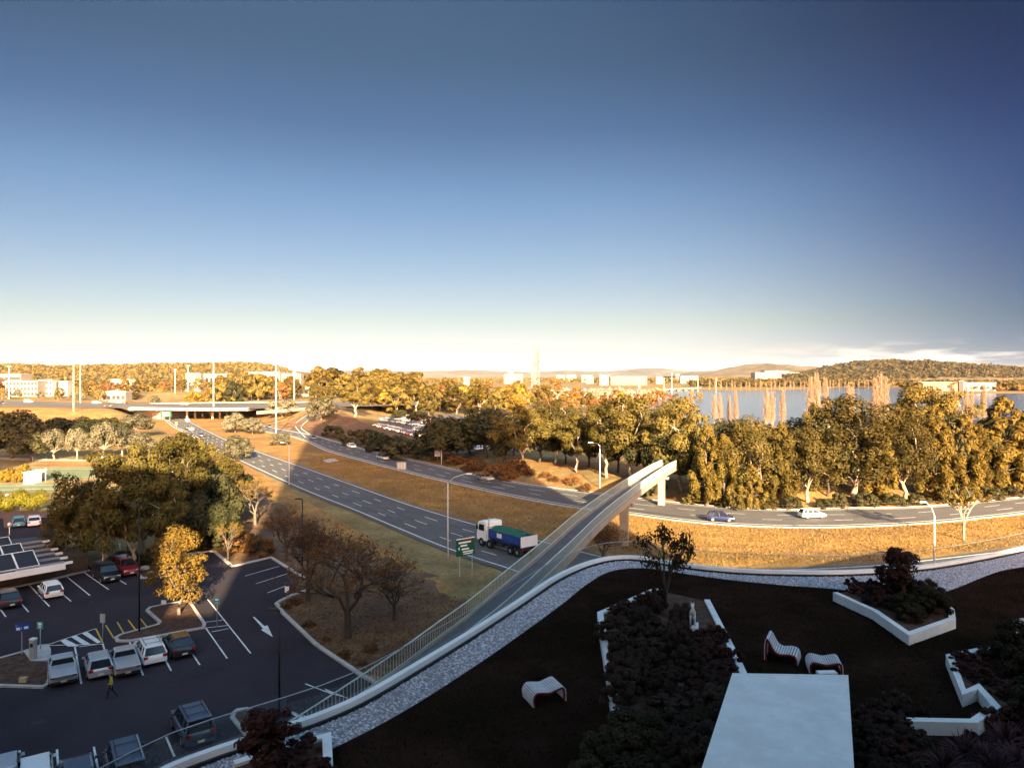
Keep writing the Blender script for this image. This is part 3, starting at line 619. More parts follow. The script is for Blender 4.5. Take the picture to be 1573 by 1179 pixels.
def limb(mb, a, b, r0, r1, rs, n=5, seg=4, wob=0.06):
    a, b = Vector(a), Vector(b); L = (b - a).length; pts = []; rr = []
    for i in range(seg + 1):
        t = i / seg; p = a.lerp(b, t); k = math.sin(math.pi * t) * wob * L
        p += Vector((rs.normal() * k, rs.normal() * k, abs(rs.normal()) * k * 0.5)) if 0 < i < seg else Vector(); pts.append(p); rr.append(r0 + (r1 - r0) * t)
    mb.tube(pts, rr, n, cap=False); return pts
def make_euc(seed, H=15, spread=0.40, nclump=14, nl=9500, lm='l_euc', bark='palebark', fork=0.22, size=0.25, low=0.38, sub=2, flat=0.8):
    rs = np.random.RandomState(seed); mb = MB(); cl = []; limbs = []
    base = Vector((0, 0, 0)); f = Vector((rs.normal() * 0.3, rs.normal() * 0.3, H * fork)); limb(mb, base - Vector((0, 0, 0.4)), f, H * 0.026, H * 0.020, rs, 7)
    for k in range(5):
        a = k * 2 * math.pi / 5 + rs.rand() * 0.9; rr = H * spread * (0.25 + 0.5 * rs.rand()); e = Vector((math.cos(a) * rr, math.sin(a) * rr, H * (0.55 + 0.25 * rs.rand())))
        limbs += limb(mb, f, e, H * 0.013, H * 0.006, rs, 5)[1:]
    for k in range(nclump):
        t = (k + 0.5) / nclump; zz = low + (0.93 - low) * t; a = k * 2.39996 + rs.rand() * 0.8
        env = math.sin(math.pi * min(max((zz - low + 0.16) / (1.12 - low), 0), 1)) ** 0.7
        rr = H * spread * env * (0.45 + 0.6 * rs.rand()) if k < nclump - 2 else H * 0.08
        c = Vector((math.cos(a) * rr, math.sin(a) * rr, H * zz)); r = H * (0.075 + 0.075 * rs.rand()); cl.append((c.x, c.y, c.z, r * 1.15, r * 1.15, r * flat))
        near = min(limbs, key=lambda q: (q - c).length); limb(mb, near, c, H * 0.006, H * 0.002, rs, 4, 3)
        for _ in range(sub):
            o = Vector(rs.normal(size=3)) * r * 0.85; r2 = r * (0.4 + 0.3 * rs.rand()); cl.append((c.x + o.x, c.y + o.y, c.z + o.z * 0.7, r2, r2, r2 * flat))
    V = leaves(cl, nl, size, rs); cm = np_mesh('crown', V, quads(V), M[lm]); return cm, mb.mesh('trunk', M[bark], True, False)
def make_sheoak(seed, H=15, rad=0.22, nl=8000, lm='l_she'):
    rs = np.random.RandomState(seed); mb = MB(); cl = []; limb(mb, (0, 0, -0.4), (rs.normal() * 0.3, rs.normal() * 0.3, H * 0.93), H * 0.02, H * 0.003, rs, 6, 6, 0.01)
    for k in range(46):
        t = (k + 0.5) / 46; zz = H * (0.10 + 0.86 * t); a = k * 2.39996 + rs.rand(); env = (1 - t) ** 0.62 * (0.55 + 0.75 * min(t * 4, 1)) * 0.85
        rr = H * rad * env * (0.5 + 0.6 * rs.rand()); c = Vector((math.cos(a) * rr, math.sin(a) * rr, zz)); r = H * (0.034 + 0.028 * rs.rand()) * (1.15 - 0.5 * t)
        cl.append((c.x, c.y, c.z, r * 0.9, r * 0.9, r * 1.7)); 
        if k % 2: limb(mb, (0, 0, zz - H * 0.05), c, H * 0.004, H * 0.0015, rs, 3, 2)
    V = leaves(cl, nl, 0.21, rs, aspect=2.8, shell=0.35, droop=0.5); return np_mesh('crown', V, quads(V), M[lm]), mb.mesh('trunk', M['bark'], True, False)
def make_dome(seed, H=6, nl=3600, lm='l_grey', bark='bark', size=0.26, wide=0.55, low=0.1, ncl=16):
    rs = np.random.RandomState(seed); mb = MB(); cl = []; f = (0, 0, H * max(low, 0.12)); limb(mb, (0, 0, -0.3), f, H * 0.03, H * 0.022, rs, 6)
    for k in range(ncl):
        t = (k + 0.5) / ncl; a = k * 2.39996 + rs.rand() * 0.7; zz = low + 0.14 + (0.84 - low - 0.14) * t; env = math.sqrt(max(1 - (t * 0.95) ** 2, 0.02))
        rr = H * wide * env * (0.45 + 0.45 * rs.rand()); r = H * (0.13 + 0.07 * rs.rand()); cl.append((math.cos(a) * rr, math.sin(a) * rr, H * zz, r, r, r * 0.9))
        limb(mb, f, cl[-1][:3], H * 0.010, H * 0.003, rs, 4, 3)
    V = leaves(cl, nl, size, rs, shell=0.5); return np_mesh('crown', V, quads(V), M[lm]), mb.mesh('trunk', M[bark], True, False)
def make_bare(seed, H=9, nleaf=1000, lm='l_autumn', bark='darkbark', spread=0.5, levels=4, size=0.16, upw=0.55, r0=0.022, trunk=0.24, kids=(3, 5)):
    """deciduous tree that has lost most of its leaves: real branching down to twigs"""
    rs = np.random.RandomState(seed); mb = MB(); tips = []
    def grow(p, d, L, r, lv):
        q = p + d * L; mb.tube([p, p.lerp(q, 0.5) + Vector(rs.normal(size=3)) * L * 0.05, q], [r, r * 0.82, r * 0.62], 5 if lv < 2 else 3, cap=False)
        if lv >= levels: tips.append((p, q)); return
        for k in range(rs.randint(*kids)):
            nd = (d * upw + Vector(rs.normal(size=3)) * spread).normalized(); nd.z = abs(nd.z) * 0.7 + 0.12; grow(p.lerp(q, 0.55 + 0.45 * rs.rand()), nd.normalized(), L * (0.62 + 0.2 * rs.rand()), r * 0.56, lv + 1)
    mb.tube([(0, 0, -0.3), (0.05, 0, H * trunk)], [H * r0 * 1.15, H * r0], 7, cap=False)
    for k in range(4):
        a = k * 1.6 + rs.rand(); grow(Vector((0.05, 0, H * trunk * (0.8 + 0.06 * k))), Vector((math.cos(a) * spread, math.sin(a) * spread, 0.85)).normalized(), H * 0.27, H * r0 * 0.62, 1)
    cl = []
    for p, q in tips: cl.append((q.x, q.y, q.z, 0.35, 0.35, 0.35))
    V = leaves(cl, nleaf, size, rs, shell=0.1, up=0.0); return np_mesh('crown', V, quads(V), M[lm]), mb.mesh('trunk', M[bark], True, False)
def make_poplar(seed, H=24, nl=2200):
    rs = np.random.RandomState(seed); mb = MB(); pts = []
    for s in range(4):
        x, y = rs.normal(size=2) * 0.35; limb(mb, (x * 0.3, y * 0.3, -0.3), (x * 2, y * 2, H * (0.85 + 0.15 * rs.rand())), 0.28, 0.05, rs, 5, 6, 0.01)
    for k in range(420):
        z = H * (0.12 + 0.78 * rs.rand()); a = rs.rand() * 6.283; L = H * 0.20 * (1 - 0.5 * z / H) * (0.5 + rs.rand()); r = H * 0.085 * (1.15 - z / H) * (0.3 + rs.rand())
        p = Vector((math.cos(a) * 0.3, math.sin(a) * 0.3, z)); q = p + Vector((math.cos(a) * r, math.sin(a) * r, L)); mb.tube([p, p.lerp(q, 0.5) + Vector((math.cos(a), math.sin(a), 0)) * r * 0.35, q], [0.045, 0.035, 0.02], 3, cap=False); pts.append((q.x, q.y, q.z, 0.3, 0.3, 0.9))
    V = leaves(pts, nl, 0.16, rs, shell=0.1, aspect=4, droop=-0.8); return np_mesh('crown', V, quads(V), M['twig']), mb.mesh('trunk', M['twig'], True, False)
def make_conifer(seed, H=14, nl=2600, lm='l_dark'):
    rs = np.random.RandomState(seed); mb = MB(); cl = []; limb(mb, (0, 0, -0.3), (0, 0, H), H * 0.018, 0.02, rs, 5, 4, 0.0)
    for k in range(34):
        t = (k + 0.5) / 34; a = k * 2.39996; rr = H * 0.19 * (1 - t) * (0.6 + 0.5 * rs.rand()); r = H * 0.055 * (1.25 - t); cl.append((math.cos(a) * rr, math.sin(a) * rr, H * (0.08 + 0.9 * t), r, r, r * 0.8))
    V = leaves(cl, nl, 0.32, rs); return np_mesh('crown', V, quads(V), M[lm]), mb.mesh('trunk', M['darkbark'], True, False)
for s in range(4): proto('euc', *make_euc(10 + s))
for s in range(3): proto('olive', *make_euc(30 + s, spread=0.34, lm='l_euc2', low=0.24, nclump=17, nl=10000, fork=0.16, flat=0.95, size=0.24))
for s in range(3): proto('sheoak', *make_sheoak(50 + s))
for s in range(3): proto('silver', *make_dome(60 + s))
for s in range(2): proto('silvertree', *make_dome(70 + s, H=9, nl=4200, bark='palebark', wide=0.42, low=0.25, size=0.3))
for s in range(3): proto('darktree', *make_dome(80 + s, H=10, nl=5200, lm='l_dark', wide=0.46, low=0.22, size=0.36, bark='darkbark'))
for s in range(3): proto('darkbush', *make_dome(90 + s, H=4, nl=2200, lm='l_dark', wide=0.75, low=0.0, size=0.24, bark='darkbark'))
for s in range(2): proto('brownbush', *make_dome(95 + s, H=3, nl=1500, lm='l_autumn', wide=0.7, low=0.0, size=0.16, bark='darkbark'))
for s in range(2): proto('bronzebush', *make_dome(97 + s, H=3, nl=1700, lm='l_euc2', wide=0.65, low=0.0, size=0.2, bark='bark'))
proto('orange', *make_euc(101, H=9, nl=6500, lm='l_gold', bark='bark', size=0.15, low=0.24, fork=0.2, spread=0.32, nclump=16))
for s in range(3): proto('autumn', *make_bare(110 + s, nleaf=3400, levels=5, size=0.095))
for s in range(2): proto('barelit', *make_bare(120 + s, nleaf=2600, lm='l_gold', bark='bark', size=0.11, spread=0.34, upw=0.8))
proto('sparse', *make_bare(131, H=8, nleaf=900, lm='l_she', bark='palebark', size=0.2, spread=0.42, levels=3))
for s in range(3): proto('poplar', *make_poplar(140 + s))
for s in range(2): proto('conifer', *make_conifer(150 + s))
FARMATS = ['l_euc', 'l_euc2', 'l_she', 'l_grey', 'l_yellow', 'l_orange', 'l_dark', 'l_autumn']
for i, lm in enumerate(FARMATS):
    for s in range(2): proto('far_' + lm, *make_euc(200 + 10 * i + s, H=12, nl=900, lm=lm, size=0.85, nclump=11, low=0.2, fork=0.15, spread=0.40, sub=1, bark='palebark' if s else 'bark'))
PH = dict(euc=15, olive=15, sheoak=15, silver=6, silvertree=9, darktree=10, darkbush=4, brownbush=3, bronzebush=3, orange=9, autumn=9, barelit=9, sparse=8, poplar=24, conifer=14)
HMAX = {k: [max(v.co.z for v in c.vertices) for c, t in l] for k, l in PROTO.items()}
WMAX = {k: [2 * float(np.percentile(np.abs(np.array([v.co.x for v in c.vertices])), 97)) for c, t in l] for k, l in PROTO.items()}
cnt = {}
def plant(kind, pos, h, name, label, cat='tree', group=None, w=None, var=None):
    i = cnt.get(kind, 0) if var is None else var; cnt[kind] = i + 1; i %= len(PROTO[kind]); c, t = PROTO[kind][i]
    e = empty(name, pos, rnd.uniform(0, 6.28), label, cat, group); s = h / HMAX[kind][i]; sx = s if w is None else min(max(w / WMAX[kind][i], 0.6 * s), 1.7 * s); e.scale = (sx, sx, s)
    obj('crown', c, e); obj('trunk', t, e); return e
def tree_px(kind, px, top, base, wpx, name, label, cat='tree', group=None):
    """trunk foot at pixel (px, base) on the ground, crown up to pixel row top, about wpx pixels wide"""
    g = G(px, base); h = CAMH - (top - HOR) / FPX * g.y - g.z; w = wpx / FPX * g.y if wpx else None
    return plant(kind, g, h, name, label, cat, group, w)
# eucalypts and she-oaks along the far side of the far carriageway
ROWG = 'eucalypts lining the far carriageway'
for (k, px, top, base, w), lb in zip((('euc', 805, 622, 720, 72), ('euc', 852, 608, 712, 84), ('euc', 886, 632, 724, 58), ('euc', 932, 614, 732, 70), ('euc', 968, 604, 738, 92), ('euc', 1003, 632, 742, 58), ('euc', 1045, 610, 757, 82)),
        ('olive eucalypt with pale limbs on the bank where the tower shadow ends', 'tall broad eucalypt behind the dry red shrubs of the bank', 'short eucalypt between the bank and the white street lamp', 'eucalypt just behind the white street lamp on the bank', 'widest eucalypt beside the far end of the footbridge', 'small eucalypt tucked in behind the footbridge side panels', 'tall eucalypt growing at the very end of the footbridge')):
    tree_px(k, px, top, base, w, 'eucalypt_tree', lb, group=ROWG)
for (px, top, base, w), lb in zip(((1152, 634, 776, 92), (1240, 636, 772, 84), (1312, 603, 768, 122), (1392, 613, 767, 84)), ('dense eucalypt behind the dark blue hatchback, foliage nearly to the ground', 'dense eucalypt behind the white hatchback on the road', 'biggest round crowned eucalypt of the roadside row, with forked white trunk', 'tall dense eucalypt next to the biggest round crowned one')):
    tree_px('olive', px, top, base, w, 'eucalypt_tree', lb, group='dense eucalypts behind the road verge')
for (px, top, base, w), lb in zip(((1086, 648, 777, 56), (1112, 664, 777, 42), (1154, 712, 782, 34), (1200, 646, 772, 56), (1352, 655, 770, 46), (1436, 618, 766, 56), (1482, 634, 766, 56), (1504, 648, 762, 44), (1540, 606, 758, 76), (1580, 627, 752, 70), (1620, 612, 750, 80)),
        ('golden green she-oak next to the tree at the end of the footbridge', 'slim she-oak behind the dark blue hatchback', 'short young she-oak at the verge between the two passing hatchbacks', 'she-oak between the eucalypts behind the blue and the white hatchback', 'slim she-oak wedged beside the biggest round crowned eucalypt', 'tall pointed she-oak before the narrow eucalypt top', 'she-oak directly behind the white trunked tree of the verge', 'low pointed she-oak just past the white trunked tree', 'broad tall she-oak towards the bend of the far carriageway', 'she-oak past the broad tall one, at the road bend', 'last she-oak at the road bend')):
    tree_px('sheoak', px, top, base, w, 'sheoak_tree', lb, group='she-oaks lining the far carriageway')
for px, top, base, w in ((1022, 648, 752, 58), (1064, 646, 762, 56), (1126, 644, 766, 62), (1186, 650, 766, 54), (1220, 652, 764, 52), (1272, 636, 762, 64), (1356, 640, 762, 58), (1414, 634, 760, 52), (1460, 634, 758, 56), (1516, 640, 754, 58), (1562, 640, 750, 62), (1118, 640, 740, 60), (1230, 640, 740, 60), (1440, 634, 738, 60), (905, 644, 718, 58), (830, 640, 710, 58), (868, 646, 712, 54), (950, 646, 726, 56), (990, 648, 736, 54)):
    tree_px('darktree', px, top, base, w, 'gap_shade_tree', 'added dark leaved tree standing in for shade in the gaps between the road trees', group='added dark trees in the second row')  # added trees: their dark leaf colour stands in for shade between the crowns
for px, top, base, w, lb in ((1418, 586, 712, 96, 'tallest eucalypt top rising behind the she-oaks before the lake'), (1458, 600, 716, 62, 'narrow eucalypt beside the tallest one before the lake'), (1252, 614, 720, 44, 'small golden topped eucalypt beside the biggest round crown'), (1036, 614, 712, 60, 'eucalypt behind the end of the footbridge')):
    tree_px('euc', px, top, base, w, 'eucalypt_tree', lb)
for px, top, base, w in ((332, 716, 818, 70), (300, 756, 848, 70), (362, 716, 792, 46), (345, 768, 846, 52), (285, 770, 850, 56)):
    tree_px('darktree', px, top, base, w, 'dark_tree', 'dark tree in the thicket between the orange tree and the near carriageway', group='thicket behind the car park')
for px, base in ((1062, 774), (1128, 783), (1178, 782), (1216, 781), (1268, 780), (1290, 779), (1330, 778), (1372, 777), (1410, 777), (1452, 773), (1478, 772), (1520, 768), (1556, 763), (1000, 762)):
    tree_px(rnd.choice(('bronzebush', 'darkbush', 'darkbush')), px, base - rnd.uniform(14, 30), base, rnd.uniform(26, 44), 'understorey_shrub', 'low dull shrub at the foot of the roadside trees', 'shrub', 'understorey shrubs at the far verge')
for px, base in ((852, 740), (838, 735), (815, 730), (880, 745), (945, 760), (965, 764), (900, 755)):
    tree_px('brownbush', px, base - rnd.uniform(8, 15), base, rnd.uniform(16, 30), 'verge_shrub', 'small dry reddish shrub on the lit bank beside the footbridge', 'shrub', 'dry shrubs on the red bank')
# trees in shade by the commuter car park
for px, top, base, w in ((680, 636, 712, 70), (702, 650, 706, 54), (745, 624, 702, 88), (722, 640, 700, 60), (775, 650, 712, 60), (612, 628, 645, 30), (643, 630, 650, 32), (790, 634, 700, 50)):
    tree_px('darktree', px, top, base, w, 'shade_tree', 'dark leafy tree in shade by the commuter car park', group='dark trees round the far car park')
for px, base, h, w in ((512, 672, 20, 44), (545, 684, 26, 52), (585, 694, 28, 58), (618, 704, 30, 52), (655, 706, 20, 50), (570, 676, 18, 50), (610, 686, 18, 50)):
    tree_px('darkbush', px, base - h, base, w, 'roadside_bush', 'dense dark bush on the bank above the far carriageway', 'bush', 'dark bushes above the far carriageway')
for px, base, h, w in ((700, 716, 18, 36), (728, 726, 22, 46), (762, 736, 26, 50), (782, 738, 20, 36), (690, 708, 14, 36), (795, 728, 26, 40)):
    tree_px('brownbush', px, base - h, base, w, 'roadside_shrub', 'brown leafless shrub in shade beside the far carriageway', 'shrub', 'brown shrubs beside the far carriageway')
# eucalypt stand by the near car park
EG = 'eucalypts over the car park'
for (k, px, top, base, w), lb in zip((('euc', 128, 738, 862, 92), ('euc', 165, 692, 868, 96), ('euc', 222, 674, 862, 100), ('euc', 270, 662, 842, 100), ('olive', 105, 772, 868, 64), ('euc', 207, 738, 880, 90), ('euc', 306, 672, 800, 66), ('euc', 160, 744, 884, 80), ('euc', 247, 728, 872, 72)),
        ('shaded eucalypt at the end of the stand next to the turquoise car', 'tall eucalypt with sunlit top at the court side of the car park stand', 'tallest sunlit eucalypt in the middle of the car park stand', 'broad sunlit eucalypt of the stand nearest the near carriageway', 'low dark eucalypt beside the solar roof building', 'half lit eucalypt over the maroon four wheel drive', 'smaller sunlit eucalypt behind the stand by the service lane', 'dark eucalypt over the black four wheel drive', 'half lit eucalypt just behind the orange tree')):
    tree_px(k, px, top, base, w, 'eucalypt_tree', lb, group=EG)
tree_px('olive', 342, 698, 802, 66, 'eucalypt_tree', 'dark half shaded eucalypt between the car park stand and the near carriageway')
tree_px('orange', 270, 806, 946, 74, 'orange_tree', 'sunlit orange leaved tree growing in the car park island', 'tree')
tree_px('barelit', 392, 732, 806, 70, 'leafless_tree', 'glowing golden leafless tree beside the car park corner')
tree_px('barelit', 350, 800, 862, 40, 'leafless_tree', 'small golden leafless tree at the kerb corner of the car park')
tree_px('autumn', 535, 806, 980, 170, 'autumn_tree', 'wide brown autumn tree with forked trunk in the leaf bed')
tree_px('autumn', 473, 790, 924, 120, 'autumn_tree', 'slender brown autumn tree beside the car park bays')
tree_px('autumn', 606, 866, 952, 90, 'autumn_tree', 'small leaning brown autumn tree near the footbridge railing')
tree_px('autumn', 440, 770, 862, 80, 'autumn_tree', 'dull brown autumn tree behind the car park kerb corner')
tree_px('autumn', 925, 798, 872, 70, 'autumn_tree', 'bare reddish tree rising beside the footbridge pier')
for px, base in ((310, 838), (330, 842), (288, 846), (372, 846), (300, 800), (342, 822), (225, 868), (190, 872), (395, 852), (250, 858)):
    tree_px('darkbush' if px < 340 else 'brownbush', px, base - rnd.uniform(22, 36), base, rnd.uniform(36, 60), 'dark_shrub', 'dark shrub in the undergrowth behind the car park kerb', 'shrub', 'undergrowth shrubs behind the car park')
for px, base in ((438, 935), (452, 928), (475, 962), (500, 985), (530, 1010), (556, 1022), (570, 1000), (600, 1012)):
    tree_px('brownbush', px, base - rnd.uniform(8, 14), base, rnd.uniform(16, 30), 'ground_shrub', 'low red brown shrub in the leaf bed by the car park kerb', 'shrub', 'low shrubs in the leaf bed')
# left: silver trees, dark trees
for px, top, base, w in ((83, 657, 707, 44), (118, 656, 706, 34), (160, 646, 704, 48), (188, 654, 700, 46), (214, 662, 700, 46)):
    tree_px('silvertree', px, top, base, w, 'silver_tree', 'pale silver leaved tree in front of the grass embankment', group='silver trees beside the courts')
tree_px('silvertree', 207, 634, 672, 46, 'silver_tree', 'rounded grey green tree at the foot of the overpass abutment')
for px, top, base, w in ((20, 628, 704, 84), (92, 640, 682, 64), (136, 638, 690, 58), (166, 640, 676, 44), (48, 662, 708, 50), (-25, 640, 708, 60)):
    tree_px('darktree', px, top, base, w, 'dark_tree', 'dark evergreen tree in shade before the grass embankment', group='dark trees before the embankment')
for px, top, base, w, t in ((364, 667, 706, 46, 'beside the near carriageway'), (434, 612, 641, 46, 'on the sunny interchange grass left of the ramp'), (494, 610, 644, 42, 'at the head of the curling ramp'), (361, 633, 664, 38, 'below the overpass, larger of two'), (388, 640, 667, 30, 'below the overpass, smaller of two'), (431, 664, 684, 30, 'where the ramp joins the far carriageway')):
    tree_px('silver', px, top, base, w, 'silver_bush', 'round silver grey bush ' + t, 'bush')
tree_px('sparse', 1480, 742, 829, 52, 'white_trunk_tree', 'slender sparse tree with white trunk standing alone on the lit verge')
# lone paler eucalypt and round trees behind the interchange
tree_px('euc', 545, 584, 640, 54, 'eucalypt_tree', 'broad sunlit eucalypt with white forked trunk above the far bushes')
tree_px('olive', 492, 590, 628, 48, 'eucalypt_tree', 'domed green tree behind the ramp head bush')
# bare poplars on the near lake shore
for px, top, base in ((1097, 604, 640), (1106, 602, 640), (1120, 606, 640), (1130, 598, 642), (1178, 594, 645), (1186, 600, 645), (1202, 594, 645), (1245, 575, 640), (1254, 570, 640), (1268, 578, 640), (1303, 588, 640), (1309, 592, 640), (1345, 578, 640), (1352, 570, 640), (1360, 576, 640), (1470, 600, 640), (1484, 592, 640), (1492, 594, 640), (1511, 589, 640), (1062, 596, 640)):
    tree_px('poplar', px, top, base + 14, None, 'bare_poplar', 'tall bare pale poplar on the near lake shore', group='bare poplars by the lake')

# ---- middle distance trees, one by one
def fartree(px, Y, top, wpx, lm, name, label, group):
    x = (px - 786.5) / FPX * Y; z = gz(x, Y); h = CAMH - (top - HOR) / FPX * Y - z
    if h < 2.5: h = 2.5
    return plant('far_' + lm, (x, Y, z), h, name, label, 'tree', group, wpx / FPX * Y)
rf = random.Random(11)
FL = {'l_euc': ('green_tree', 'rounded green tree in the wooded park towards the lake'), 'l_euc2': ('olive_tree', 'brownish olive tree in the wooded park towards the lake'), 'l_she': ('golden_tree', 'golden green tree in the wooded park towards the lake'),
      'l_grey': ('silver_tree', 'pale silver tree in the wooded park towards the lake'), 'l_yellow': ('yellow_tree', 'bright yellow autumn tree in the wooded park towards the lake'), 'l_orange': ('orange_tree', 'orange autumn tree in the wooded park towards the lake'),
      'l_dark': ('dark_tree', 'dark green tree in the wooded park towards the lake'), 'l_autumn': ('russet_tree', 'russet autumn tree in the wooded park towards the lake')}
FL2 = {k: (a, b.replace('in the wooded park towards the lake', 'in the suburb beyond the cross road')) for k, (a, b) in FL.items()}
def band(n, x0, x1, Y0, Y1, h0, h1, mats, FLx=FL):
    for _ in range(n):
        Y = Y0 * (Y1 / Y0) ** rf.random(); px = rf.uniform(x0, x1); h = rf.uniform(h0, h1); lm = rf.choice(mats); x = (px - 786.5) / FPX * Y
        nm, lb = FLx[lm]; z = gz(x, Y)
        plant('far_' + lm, (x, Y, z), h, nm, lb, 'tree', FLx is FL and 'park trees ' + nm or 'suburb trees ' + nm, h * rf.uniform(0.75, 1.15))
GREEN = ['l_euc', 'l_euc', 'l_euc2', 'l_she']; MIXD = GREEN + ['l_orange', 'l_autumn', 'l_yellow', 'l_euc', 'l_she', 'l_euc2']
band(46, 560, 800, 400, 520, 11, 17, MIXD + ['l_orange', 'l_yellow'])
band(36, 520, 860, 520, 800, 12, 19, GREEN + ['l_orange'])
band(26, 480, 660, 560, 800, 17, 25, GREEN)
band(22, 400, 520, 480, 700, 10, 17, MIXD)
band(30, 330, 420, 470, 640, 11, 19, GREEN + ['l_dark'])
band(8, 290, 330, 470, 560, 9, 12, ['l_yellow', 'l_orange', 'l_yellow'])
band(70, -40, 330, 620, 1500, 9, 14, MIXD + ['l_autumn'], FL2)
band(30, -40, 240, 470, 600, 5, 8, ['l_grey', 'l_grey', 'l_orange', 'l_euc'], FL2)
band(34, 800, 1080, 420, 700, 7, 12, ['l_autumn', 'l_orange', 'l_euc', 'l_she', 'l_yellow', 'l_autumn'])
# scrubby woods across the lake and on the hills: one mass
def wood(name, label, pts, lm, size, k=16, flat=0.7):
    rs = np.random.RandomState(len(pts)); V = []
    for (x, y, z, h) in pts:
        cl = [(x + rs.normal() * h * 0.22, y + rs.normal() * h * 0.22, z + h * (0.35 + 0.3 * rs.rand()), h * 0.32, h * 0.32, h * 0.32 * flat) for _ in range(3)]; V.append(leaves(cl, k, h * size, rs, shell=0.5))
    V = np.concatenate(V); return tag(obj(name, np_mesh(name, V, quads(V), M[lm])), label, kind='stuff')
rs = np.random.RandomState(5)
def scat(n, x0, x1, Y0, Y1, h0, h1, zf=None):
    out = []
    for _ in range(n):
        Y = Y0 + (Y1 - Y0) * rs.rand(); px = x0 + (x1 - x0) * rs.rand(); X = (px - 786.5) / FPX * Y; out.append((X, Y, zf(px, Y) if zf else 0, h0 + (h1 - h0) * rs.rand()))
    return out
dg = bpy.context.evaluated_depsgraph_get()
def onhill(px, Y):
    X = (px - 786.5) / FPX * Y; hit, l, *_ = scene.ray_cast(dg, Vector((X, Y, 900)), Vector((0, 0, -1))); return l.z - 1 if hit else 0
dg = bpy.context.evaluated_depsgraph_get()
wood('hill_woodland', 'olive woodland covering the long hill right of the lake', scat(1900, 1190, 1640, 2400, 3050, 10, 20, onhill), 'l_euc2', 0.42)
wood('hill_woodland', 'green woodland covering the long low ridge left of the road interchange', scat(1500, -60, 450, 1950, 2650, 10, 18, onhill), 'l_euc', 0.42)
wood('far_shore_woodland', 'dense tree belt along the far lake shore', scat(700, 1060, 1640, 1320, 1800, 9, 15) + scat(300, 1120, 1300, 1400, 2400, 9, 16) + scat(300, 1480, 1620, 1010, 1250, 8, 14), 'l_euc2', 0.42)
wood('far_shore_autumn_trees', 'russet and gold trees mixed into the far lake shore belt', scat(220, 1060, 1640, 1330, 2000, 8, 14) + scat(60, 1500, 1600, 1000, 1100, 9, 13), 'l_orange', 0.42)
wood('suburb_woodland', 'continuous tree cover of the far suburb left of the interchange', scat(900, -60, 420, 1000, 2000, 8, 13), 'l_euc2', 0.42)
wood('suburb_autumn_trees', 'orange and red trees through the far suburb', scat(200, -60, 420, 800, 1600, 8, 12), 'l_orange', 0.42)
wood('parliament_woodland', 'tree cover behind the lake bridge and the white library', scat(500, 820, 1150, 1900, 3600, 9, 16) + scat(350, 430, 830, 1700, 3200, 10, 15), 'l_euc2', 0.42)
wood('lakeside_bare_trees', 'pale bare trees in the park before the lake bridge', scat(220, 790, 1010, 560, 900, 6, 10) + scat(80, 1270, 1400, 1500, 1600, 8, 12), 'twig', 0.30, 14)
for i in range(34):
    px = 1090 + i * 7.6 + rs.rand() * 4; Y = 1075 if px < 1240 else 1180 + (px - 1240) * 1.2; plant('poplar', ((px - 786.5) / FPX * Y, Y, 0), 12 + 5 * rs.rand(), 'bare_poplar', 'bare golden poplar in the row on the far lake shore', 'tree', 'far shore poplars')
# ================================================================ buildings behind the camera: they throw the long shadows
def tower(name, x0, x1, y0, y1, h, label, mat_='bgrey'):
    e = empty(name, ((x0 + x1) / 2, (y0 + y1) / 2, 0), 0, label, 'building'); mb = MB(); mb.box(0, 0, h / 2, x1 - x0, y1 - y0, h); mb.build('wall', M[mat_], e)
    mb = MB()
    for k in range(int(h / 3.3)): mb.box(0, 0, 2.0 + k * 3.3, x1 - x0 + 0.06, y1 - y0 + 0.06, 1.5)
    mb.build('window_band', M['pane'], e)['kind'] = 'stuff'
    MB().box(0, 0, h + 0.35, x1 - x0 + 0.3, y1 - y0 + 0.3, 0.7).build('roof', M['conc'], e); return e
tower('apartment_tower', -2.5, 42.5, -40, -4, 113, 'tall grey apartment tower at the back of the roof garden')
tower('apartment_block', -62, -15.5, -40, -4, 39.4, 'grey mid-rise block beside the tower, facing the car park')
tower('link_building', -15.45, -2.55, -40, -6, 23, 'low grey link between the tower and the mid-rise block')
tower('office_tower', -124, -79, -44, -4, 85, 'grey office tower beyond the car park, facing the tennis courts')
tower('apartment_block', 42.9, 104, -40, -4.5, 27.8, 'low grey wing of the tower facing the lake')

# ================================================================ roof garden on the podium
ZG = 8.0
def Q(px, py, z=ZG): return P(px, py, z)
cop = [(140, 1240), (250, 1179), (330, 1148), (395, 1127), (441, 1112), (500, 1091), (560, 1064), (640, 1018), (720, 970), (800, 919), (850, 886), (890, 867), (920, 857.5), (945, 853.5), (975, 853), (1010, 858), (1060, 866), (1120, 872), (1200, 875.5), (1300, 875.5), (1400, 869.5), (1480, 858), (1573, 839), (1680, 812)]
inner = [(250, 1240), (330, 1205), (395, 1185), (470, 1165), (540, 1135), (620, 1092), (700, 1042), (780, 988), (860, 930), (900, 898), (930, 880), (960, 873), (1000, 873), (1040, 879), (1120, 890), (1200, 898), (1280, 904), (1350, 912), (1420, 915), (1460, 906), (1500, 890), (1535, 877), (1573, 870), (1680, 850)]
copw = resample(catmull([Q(a, b, ZG + 0.35) for a, b in cop], 8), 150); inw = resample(catmull([Q(*q) for q in inner], 8), 150)
copw = [Vector((p.x, p.y, 0)) for p in copw]; inw = [Vector((p.x, p.y, 0)) for p in inw]
pod = empty('podium', (10, 20, 0), 0, 'curved podium building carrying the shaded roof garden', 'building'); po = pod.location
outer = [p for p in copw] + [Vector((64, -4.2, 0)), Vector((-28, -4.2, 0))]
pl = lambda p: (p.x - po.x, p.y - po.y)
